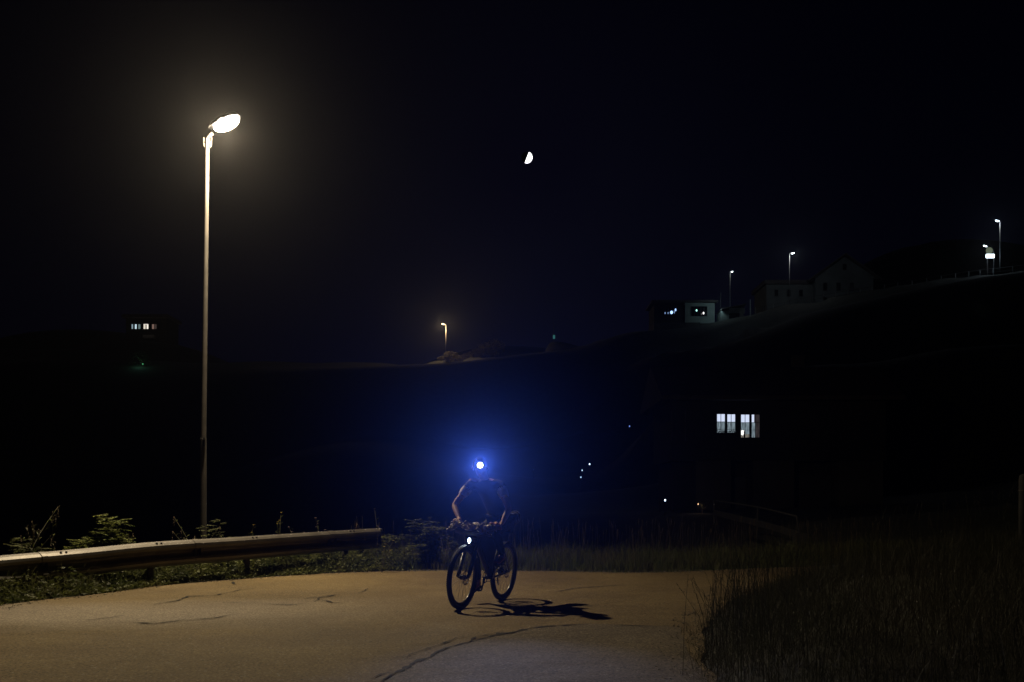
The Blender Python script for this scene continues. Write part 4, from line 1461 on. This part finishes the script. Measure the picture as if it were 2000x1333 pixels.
M['pane'] = glow_mat('bright pane', (.66, .74, .95), 1.0)
M['lace'] = glow_mat('lace curtain', (.20, .26, .30), 1.0, 26)
M['drape'] = glow_mat('brown drape', (.035, .028, .030), 1.0, 22)
M['tlamp'] = glow_mat('lit table lamp shade', (1.0, .98, .95), 1.3)
M['warmcloth'] = glow_mat('lit lower curtain', (.22, .20, .17), 1.0, 18)
wins = [(1400, 1415.3, 809.5, 824.5, 847), (1420, 1435.4, 810, 825, 847), (1446.8, 1463, 810.5, 826, 855), (1467.5, 1483, 810.5, 826, 855)]
for i, (a, b, y0, ym, y1) in enumerate(wins):
    fr = MB()
    e = .9
    rect(fr, a - e, a, y0 - e, y1 + e, d, .10, org)
    rect(fr, b, b + e, y0 - e, y1 + e, d, .10, org)
    rect(fr, a, b, y0 - e, y0, d, .10, org)
    rect(fr, a, b, y1, y1 + e, d, .10, org)
    rect(fr, (a + b) / 2 - .45, (a + b) / 2 + .45, y0, y1, d, .07, org)
    rect(fr, a, (a + b) / 2 - .45, ym - .5, ym + .5, d, .065, org)
    rect(fr, (a + b) / 2 + .45, b, ym - .5, ym + .5, d, .065, org)
    rect(fr, a, (a + b) / 2 - .45, ym + 14.3, ym + 14.8, d, .060, org)
    rect(fr, (a + b) / 2 + .45, b, ym + 14.3, ym + 14.8, d, .060, org)
    f_ = fr.build('window', M['frame'], t)
    mid = b if i < 3 else a + 5.2
    rect(MB(), a, mid, y0, ym, d, .03, org).build('pane', M['pane'], f_)
    if i == 3:
        rect(MB(), mid + .1, b, y0, ym, d, .032, org).build('drape', M['drape'], f_)
        rect(MB(), a, a + 6.8, ym, y1, d, .03, org).build('curtain', M['lace'], f_)
        rect(MB(), a + 6.9, b, ym, y1, d, .032, org).build('drape', M['drape'], f_)
    else:
        rect(MB(), a, b, ym, min(y1, 848.5), d, .03, org).build('curtain', M['lace'], f_)
    if i == 2:
        rect(MB(), a, b, 848.6, y1, d, .031, org).build('curtain', M['warmcloth'], f_)
        cx, cz = fx(1450, d) - org.x, fz(845.5, d) - org.z
        MB().ball((cx, -.045, cz), (.13, .02, .17), 14, 8).build('lamp_shade', M['tlamp'], f_)
        cx = fx(1453.5, d) - org.x
        MB().ball((cx, -.055, fz(844.5, d) - org.z), (.055, .02, .06), 12, 8).ball((cx, -.055, fz(850.5, d) - org.z), (.06, .02, .16), 10, 6).build('vase', M['frame'], f_)
    if i < 2:
        mb = MB()
        rect(mb, a - .5, b + .5, 846.2, 849, d, .3, org)
        for j in range(60):
            q = Vector((fx(random.uniform(a, b), d) - org.x, -.16 + random.uniform(-.1, .1), fz(846.5, d) - org.z + abs(random.gauss(0, .06))))
            blade_pts(mb, q, q + Vector((random.uniform(-.08, .08), random.uniform(-.05, .05), random.uniform(.02, .12))), .02)
        mb.build('flower_box', M['frame'], t)

# ------------------------------------------------------------------ upper house
d = 172
org = Vector((fx(1340, d), d, fz(645, d)))
t = empty('house', tuple(org), label='hillside house whose pale corner wall and small blue-lit windows catch the lamplight', cat='house')
mb = MB(); rect(mb, 1338, 1397, 592, 675, d, 0, org)
def vol(m, nm, a, b, y0, y1, dep, off=0.0, par=None):
    x0, x1, z0, z1 = fx(a, d) - org.x, fx(b, d) - org.x, fz(y1, d) - org.z, fz(y0, d) - org.z
    return MB().box(((x0 + x1) / 2, off + dep / 2, (z0 + z1) / 2), (x1 - x0, dep, z1 - z0)).build(nm, m, par or t)
vol(M['wall'], 'wall', 1338, 1396, 592, 632, 7)
vol(M['wall_dark'], 'wing_wall', 1278, 1337.8, 595, 632, 6.5, .3)
vol(M['base_wall'], 'lower_wall', 1366, 1408, 632.1, 660, 7, .1)
vol(M['base_wall'], 'terrace_wall', 1276, 1365.8, 632.2, 662, 7, -.9)
vol(M['roof'], 'roof', 1272, 1400, 588.5, 591.9, 8.5, -1.0)
for (a, b, y0, y1, spots) in [(1294, 1320, 600, 615.5, [(1297, 1299.4, 611, 615, .5), (1303, 1305, 611, 615, .5), (1308, 1313.4, 608.5, 615, 2.2), (1315, 1317, 608, 614, .5), (1317, 1320, 604, 609.5, 1.6)]),
                              (1350.5, 1381, 599, 618, [(1358.6, 1361.8, 605, 609.2, 1.5), (1372.5, 1375, 610, 614.6, 2.4), (1369, 1370.5, 612, 616, .12)])]:
    x0, x1, z0, z1 = fx(a, d) - org.x, fx(b, d) - org.x, fz(y1, d) - org.z, fz(y0, d) - org.z
    wi = MB().box(((x0 + x1) / 2, -.02, (z0 + z1) / 2), (x1 - x0, .08 if a > 1340 else .8, z1 - z0)).build('window', M['glass'], t)
    fr = MB()
    yy = -.46 if a < 1340 else -.10
    for q in np.linspace(x0, x1, 6):
        fr.box((q, yy, (z0 + z1) / 2), (.07, .05, z1 - z0))
    fr.build('window_frame', M['frame'], wi)
    for j, (sa, sb_, sy0, sy1, st_) in enumerate(spots):
        nm = f'glow{a}{j}'
        colr = (.35, .55, 1.0) if a < 1340 else ((.45, 1.0, .85) if j == 0 else (1.0, .95, .95))
        xx0, xx1, zz0, zz1 = fx(sa, d) - org.x, fx(sb_, d) - org.x, fz(sy1, d) - org.z, fz(sy0, d) - org.z
        MB().ball(((xx0 + xx1) / 2, yy - .06, (zz0 + zz1) / 2), ((xx1 - xx0) / 2, .05, (zz1 - zz0) / 2), 10, 8).build('lit_pane', glow_mat(nm, colr, st_), wi)
light('POINT', 'house_light', (fx(1402, 169), 168.5, fz(600, 169)), 60, (.55, .85, .9), .2)
M['tiny'] = emis('small porch lamp', (.6, .9, .9), .6)
MB().ball((fx(1406, d) - org.x, -.2, fz(625.5, d) - org.z), (.1, .08, .1), 8, 6).build('porch_lamp', M['tiny'], t)
MB().tube([(fx(1410, d) - org.x, 1, fz(600, d) - org.z), (fx(1410, d) - org.x, 1, fz(569.5, d) - org.z)], .05, 8).build('antenna', M['pole'], t)

d = 169
org = Vector((fx(1433, d), d, fz(640, d)))
t = empty('shed', tuple(org), label='small shed with a sloping pale roof edge between upper house and white post', cat='shed')
vol(M['wall'], 'wall', 1409, 1424, 607, 648, 4)
vol(M['wall'], 'side_wall', 1445, 1452, 612, 650, 4)
vol(M['wall'], 'upper_wall', 1424.2, 1455, 602, 611.8, 4)
vol(M['frame'], 'door', 1424.2, 1444.8, 612, 650, 3, .5)
mb = MB()
a0, a1 = Vector((fx(1408, d) - org.x, -.5, fz(606, d) - org.z)), Vector((fx(1457, d) - org.x, -.5, fz(596, d) - org.z))
vs = []
for p in (a0, a1):
    for yy in (0, 5):
        for zz in (0, .18):
            vs.append(p + Vector((0, yy, zz)))
mb.add(vs, [(0, 1, 3, 2), (4, 5, 7, 6), (0, 1, 5, 4), (2, 3, 7, 6), (0, 2, 6, 4), (1, 3, 7, 5)])
mb.build('roof', M['pole'], t)
p = at(1465.5, 613, 164)
t = empty('post', tuple(p), label='bare white post beside the hillside road, right of the shed', cat='post')
MB().tube([(0, 0, -.5), (0, 0, 2.3)], .075, 10).build('shaft', M['white_paint'], t)
MB().ball((0, 0, 2.3), (.085, .085, .05), 10, 6).build('cap', M['white_paint'], t)
light('POINT', 'post_light', at(1459, 598, 162), 4, (.6, .85, .9), .1)

# big dim gabled house
d = 180
org = Vector((fx(1590, d), d, fz(600, d)))
t = empty('gabled_house', tuple(org), label='large barely visible gabled house on the hill behind the lamp pole', cat='house')
vol(M['dim_wall'], 'wing_wall', 1497, 1588, 556, 615, 9)
vol(M['dim_wall'], 'wall', 1588.2, 1700, 545, 612, 12, -1.5)
x0, x1, z0, z1 = fx(1580, d) - org.x, fx(1708, d) - org.x, fz(548, d) - org.z, fz(503, d) - org.z
xm = (x0 + x1) / 2
mb = MB()
mb.add([(x0, -1.49, z0 + .0), (x1, -1.49, z0), (xm, -1.49, z1 - .25), (x0, 10.4, z0), (x1, 10.4, z0), (xm, 10.4, z1 - .25)], [(0, 1, 2), (3, 4, 5), (0, 2, 5, 3), (1, 2, 5, 4), (0, 1, 4, 3)])
mb.build('gable', M['dim_wall'], t)
mb = MB()
for sx, xe in ((-1, x0), (1, x1)):
    mb.add([(xe + sx * .6, -2.3, z0 - .5), (xe + sx * .6, -2.3, z0 - .22), (xm, -2.3, z1), (xm, -2.3, z1 + .28), (xe + sx * .6, 11, z0 - .5), (xe + sx * .6, 11, z0 - .22), (xm, 11, z1), (xm, 11, z1 + .28)],
           [(0, 1, 3, 2), (4, 5, 7, 6), (0, 1, 5, 4), (2, 3, 7, 6), (0, 2, 6, 4), (1, 3, 7, 5)])
mb.build('roof', M['roof'], t)
vol(M['roof'], 'wing_roof', 1492, 1579, 548, 555.8, 10, -.5)
for (a, b, y0, y1, of) in [(1512, 1520, 566, 580, 0), (1536, 1544, 566, 580, 0), (1560, 1568, 566, 580, 0), (1602, 1610, 556, 572, -1.5), (1628, 1636, 556, 572, -1.5), (1654, 1662, 556, 572, -1.5), (1640, 1648, 520, 532, -1.5), (1602, 1610, 584, 600, -1.5), (1628, 1636, 584, 600, -1.5)]:
    wi = vol(M['frame'], 'window', a, b, y0, y1, .16, of - .1)
    x_, z_ = (fx(a, d) + fx(b, d)) / 2 - org.x, (fz(y0, d) + fz(y1, d)) / 2 - org.z
    MB().box((x_, of - .12, z_), ((b - a - 2) / 2 * d / F * 2, .06, (y1 - y0 - 2) * d / F)).build('pane', M['glass'], wi)

# hillside road railing
t = empty('railing', tuple(at(1470, 618, 163)), label='long thin railing climbing the hillside road past the big house', cat='railing')
o3 = t.location
RL = [(1466, 616, 164), (1500, 611, 163.5), (1560, 598, 163), (1620, 588, 162), (1680, 578, 160), (1740, 569, 158), (1810, 559, 156), (1880, 547, 153), (1940, 540, 150), (2030, 530, 148)]
rl = spline([at(*q) for q in RL], 5)
top_r = [p + Vector((0, 0, 1.15)) - o3 for p in rl]
MB().tube(top_r, .035, 6).build('top_rail', M['pole'], t)
MB().tube([q - Vector((0, 0, .55)) for q in top_r], .025, 6).build('mid_rail', M['pole'], t)
for k in range(0, len(rl), 2):
    MB().box(rl[k] - o3 + Vector((0, 0, .35)), (.13, .08, 1.7)).build('post', M['conc'], t)
wl = MB()
for a, b in zip(rl[18:26], rl[19:27]):
    pass

# ------------------------------------------------------------------ building far left with a lit window strip
d = 262
org = Vector((fx(285, d), d, fz(690, d)))
t = empty('building', tuple(org), label='distant dark building at far left with one narrow strip of lit windows', cat='building')
vol(M['wall_dark'], 'wall', 246, 326, 622, 705, 9)
vol(M['roof'], 'roof', 241, 331, 616, 621.9, 11, -1.2)
vol(M['conc'], 'balcony', 282, 304, 656, 662, 1.2, -1.25)
sl = [(257.6, 260.2, (.45, .62, .70), .5), (264, 267.2, (.65, .85, .95), .9), (270.6, 274.4, (.35, .5, .5), .35), (281, 284.4, (1, .9, .75), .8), (285.2, 287, (1, .9, .75), .35), (287.4, 290, (1, .92, .8), 1.1), (297.4, 301.4, (.8, .5, .4), .22), (303, 306, (.6, .42, .36), .07)]
band = vol(M['glass'], 'window_strip', 254, 312, 633, 644, .1, -.11)
for j, (a, b, c, s_) in enumerate(sl):
    vol(glow_mat(f'strip{j}', c, s_, None), 'lit_pane', a, b, 634, 643, .06, -.18, band)
vol(glow_mat('strip_top', (1, .92, .8), .7), 'lit_pane', 281, 290, 633.4, 634.9, .05, -.2, band)
light('POINT', 'balcony_light', Vector((fx(293, d), d - 1.7, fz(652, d))), 1.2, (1, .9, .75), .1)
p = at(273, 722, 204)
tr = leaf_ball('tree', tuple(p), (2.6, 2.2, 2.0), 900, .16, M['leaf'], 'small garden tree with a green glint at far left below the lit window strip', 'tree')
M['green'] = emis('green garden lamp', (.15, .8, .3), .4)
p = at(279, 711.5, 202.3)
t = empty('garden_lamp', (p.x, p.y, hz(p.x, p.y)), label='tiny green garden lamp in the tree at far left', cat='garden lamp')
hh_ = p.z - t.location.z
MB().tube([(0, 0, -.3), (0, 0, hh_)], .04, 6).build('post', M['dark_metal'], t)
MB().ball((0, -.05, hh_), .15, 8, 6).build('lamp_globe', M['green'], t)
light('POINT', 'garden_light', (p.x - .4, p.y - 1.0, p.z + .3), 22, (.3, 1.0, .7), .1)


# lights scattered down the valley
def dot(px, py, d, label, col, r, s_):
    p = at(px, py, d)
    zb = hz(p.x, p.y)
    if p.z - zb > 3.2 or p.z - zb < .6: zb = p.z - 2.6 if p.z - zb > 3.2 else p.z - .8
    t = empty('lantern', (p.x, p.y, zb), label=label, cat='lantern', group='small lights in the valley')
    hh_ = p.z - zb
    MB().tube([(0, 0, -2), (0, 0, hh_ - r)], .035, 6).build('post', M['dark_metal'], t)
    MB().tube([(0, 0, hh_ + r), (0, 0, hh_ + r + .06)], [r * .9, .02], 8).build('cap', M['dark_metal'], t)
    MB().ball((0, 0, hh_), (r * .8, r * .8, r), 10, 8).build('lamp_globe', emis('lantern glow', col, s_), t)


dot(1151.5, 907, 125, 'bluish point of light highest of the three in the valley right of the cyclist', (.6, .8, 1), .11, 2.5)
dot(1137, 919, 120, 'bluish point of light in the middle of the three right of the cyclist', (.5, .75, 1), .085, 1.5)
dot(1134.5, 932.5, 100, 'faint bluish point of light lowest of the three right of the cyclist', (.45, .7, 1), .08, 1.2)
dot(1299, 977.5, 58, 'bright bluish-white point of light left of the orange-lit spiky plant', (.65, .85, 1), .06, 4)
dot(1229.5, 833, 140, 'lone dim blue point of light on the slope between cyclist and lit windows', (.2, .35, 1), .11, .9)
dot(1042, 918, 110, 'faintest blue point of light just right of the headlamp glare', (.15, .25, .7), .07, .25)
# spiky plant beside a small warm lamp
p = at(1372, 997, 57.5)
t = empty('spiky_plant', tuple(p), label='spiky-leaved plant dimly lit by a tiny orange lamp', cat='plant')
mb = MB()
for i in range(46):
    a, e_ = random.uniform(0, 6.28), random.uniform(.1, 1.4)
    dv = Vector((math.cos(a) * math.cos(e_), math.sin(a) * math.cos(e_), math.sin(e_)))
    blade_pts(mb, dv * .05, dv * random.uniform(.28, .48), .018)
mb.build('leaf', leaf_mat('spiky leaf', (.2, .2, .12), (.12, .12, .07)), t)
MB().tube([(0, 0, -.5), (0, 0, .06)], .05, 7).build('trunk', M['bark'], t)
p = at(1363.6, 985, 57.3)
t = empty('garden_lamp', (p.x, p.y, p.z - .45), label='tiny orange garden lamp beside the spiky plant', cat='garden lamp')
MB().tube([(0, 0, -.8), (0, 0, .40)], .02, 6).build('post', M['dark_metal'], t)
MB().ball((0, 0, .45), (.028, .028, .05), 8, 6).build('lamp_globe', emis('orange garden lamp', (1, .6, .3), 1.6), t)
light('POINT', 'garden_light', (p.x + .02, p.y - .16, p.z), 1.6, (1, .7, .45), .03)

# pale rail beyond the far side of the road
t = empty('handrail', tuple(at(1565, 1050, 27)), label='faint pale double rail sloping down behind the grass on the right', cat='handrail')
o3 = t.location
r1 = [at(1395, 978, 34) - o3, at(1480, 991, 30.5) - o3, at(1556, 1009, 27) - o3]
r2 = [at(1395, 996, 34) - o3, at(1480, 1016, 30.5) - o3, at(1568, 1040, 27) - o3]
MB().tube(spline(r1, 4), .03, 7).build('top_rail', M['old_wood'], t, smooth=True)
mb = MB()
q = spline(r2, 4)
for a, b in zip(q[:-1], q[1:]):
    mb.add([a, b, b + Vector((0, 0, -.2)), a + Vector((0, 0, -.2)), a + Vector((0, .08, 0)), b + Vector((0, .08, 0)), b + Vector((0, .08, -.2)), a + Vector((0, .08, -.2))],
           [(0, 1, 2, 3), (4, 5, 6, 7), (0, 1, 5, 4), (3, 2, 6, 7)])
mb.build('board', M['old_wood'], t)
for a, b in zip(r1, r2):
    MB().tube([a, b + Vector((0, .04, -.5))], .03, 7).build('post', M['old_wood'], t)
MB().box(at(1564, 1048, 27) - o3 + Vector((0, .04, -.05)), (.36, .3, .28)).build('foot_block', M['old_wood'], t, bevel=.02)

# concrete post at the right edge
p = at(2001, 1062, 13.0)
zb = hz(p.x, p.y)
t = empty('marker_post', (p.x, p.y, zb), label='pale round-topped post in the grass at the right edge of the picture', cat='post')
ht = fz(926, 13) - zb
MB().tube([(0, 0, -.3), (0, 0, ht - .05), (0, 0, ht - .015), (0, 0, ht)], [.075, .068, .055, .02], 18).build('shaft', M['old_wood'], t, smooth=True)
MB().ring((0, 0, ht - .22), (0, 0, 1), .068, .008, 24, 6).build('collar', M['pole'], t)

# ------------------------------------------------------------------ moon, beyond the added volume
MD = 3600.0
mp = Vector((0, 0, CH)) + MOON_DIR * MD
mr = 10.3 / F * MD * MOON_DIR.length
t = empty('moon', tuple(mp), label='white half moon alone in the black sky', cat='moon')
right = Vector((0, 1, 0)).cross(Vector((0, 0, 1)))
zv = -MOON_DIR
xv = Vector((1, 0, 0)); xv = (xv - zv * xv.dot(zv)).normalized()
yv = zv.cross(xv).normalized()
if yv.z < 0: yv = -yv
til = R(-22)
axs = yv * math.cos(til) - xv * math.sin(til)              # pole of the terminator, leaning right
lit = xv * math.cos(til) + yv * math.sin(til)
for nm, a0, a1, m in (('lit_side', 0, 180, None), ('dark_side', 180, 360, None)):
    vs, fs = [], []
    NA, NB = 24, 24
    for i in range(NA + 1):
        ph = R(a0 + (a1 - a0) * i / NA)
        dirh = zv * math.cos(ph) + lit * math.sin(ph)
        for j in range(NB + 1):
            th = math.pi * j / NB
            vs.append((dirh * math.sin(th) + axs * math.cos(th)) * mr)
    for i in range(NA):
        for j in range(NB):
            k = i * (NB + 1) + j
            fs.append((k, k + 1, k + NB + 2, k + NB + 1))
    MB().add(vs, fs).build(nm, emis('sunlit moon', (1, 1, 1), 2.6) if nm == 'lit_side' else mat('unlit moon', (.004, .004, .005), 1.0, spec=0), t, smooth=True)

# ------------------------------------------------------------------ thin volume added to imitate lens glow around the lamps
hz_m = bpy.data.materials.new('night haze')
hz_m.use_nodes = True
nt = hz_m.node_tree
nt.nodes.clear()
out = nt.nodes.new('ShaderNodeOutputMaterial')
pv = nt.nodes.new('ShaderNodeVolumePrincipled')
pv.inputs['Color'].default_value = (.9, .92, .95, 1)
pv.inputs['Density'].default_value = 0.00014
pv.inputs['Anisotropy'].default_value = 0.9
nt.links.new(pv.outputs[0], out.inputs['Volume'])
hz_m.cycles.homogeneous_volume = True
hz_m.cycles.volume_sampling = 'EQUIANGULAR'
zmin, zmax = float(Z.min()) - 1, float(Z.max()) + 4
hb_ = MB().box((0, 202, (zmin + zmax) / 2), (680, 430, zmax - zmin)).build('glow_haze', hz_m)
hb_['kind'] = 'stuff'
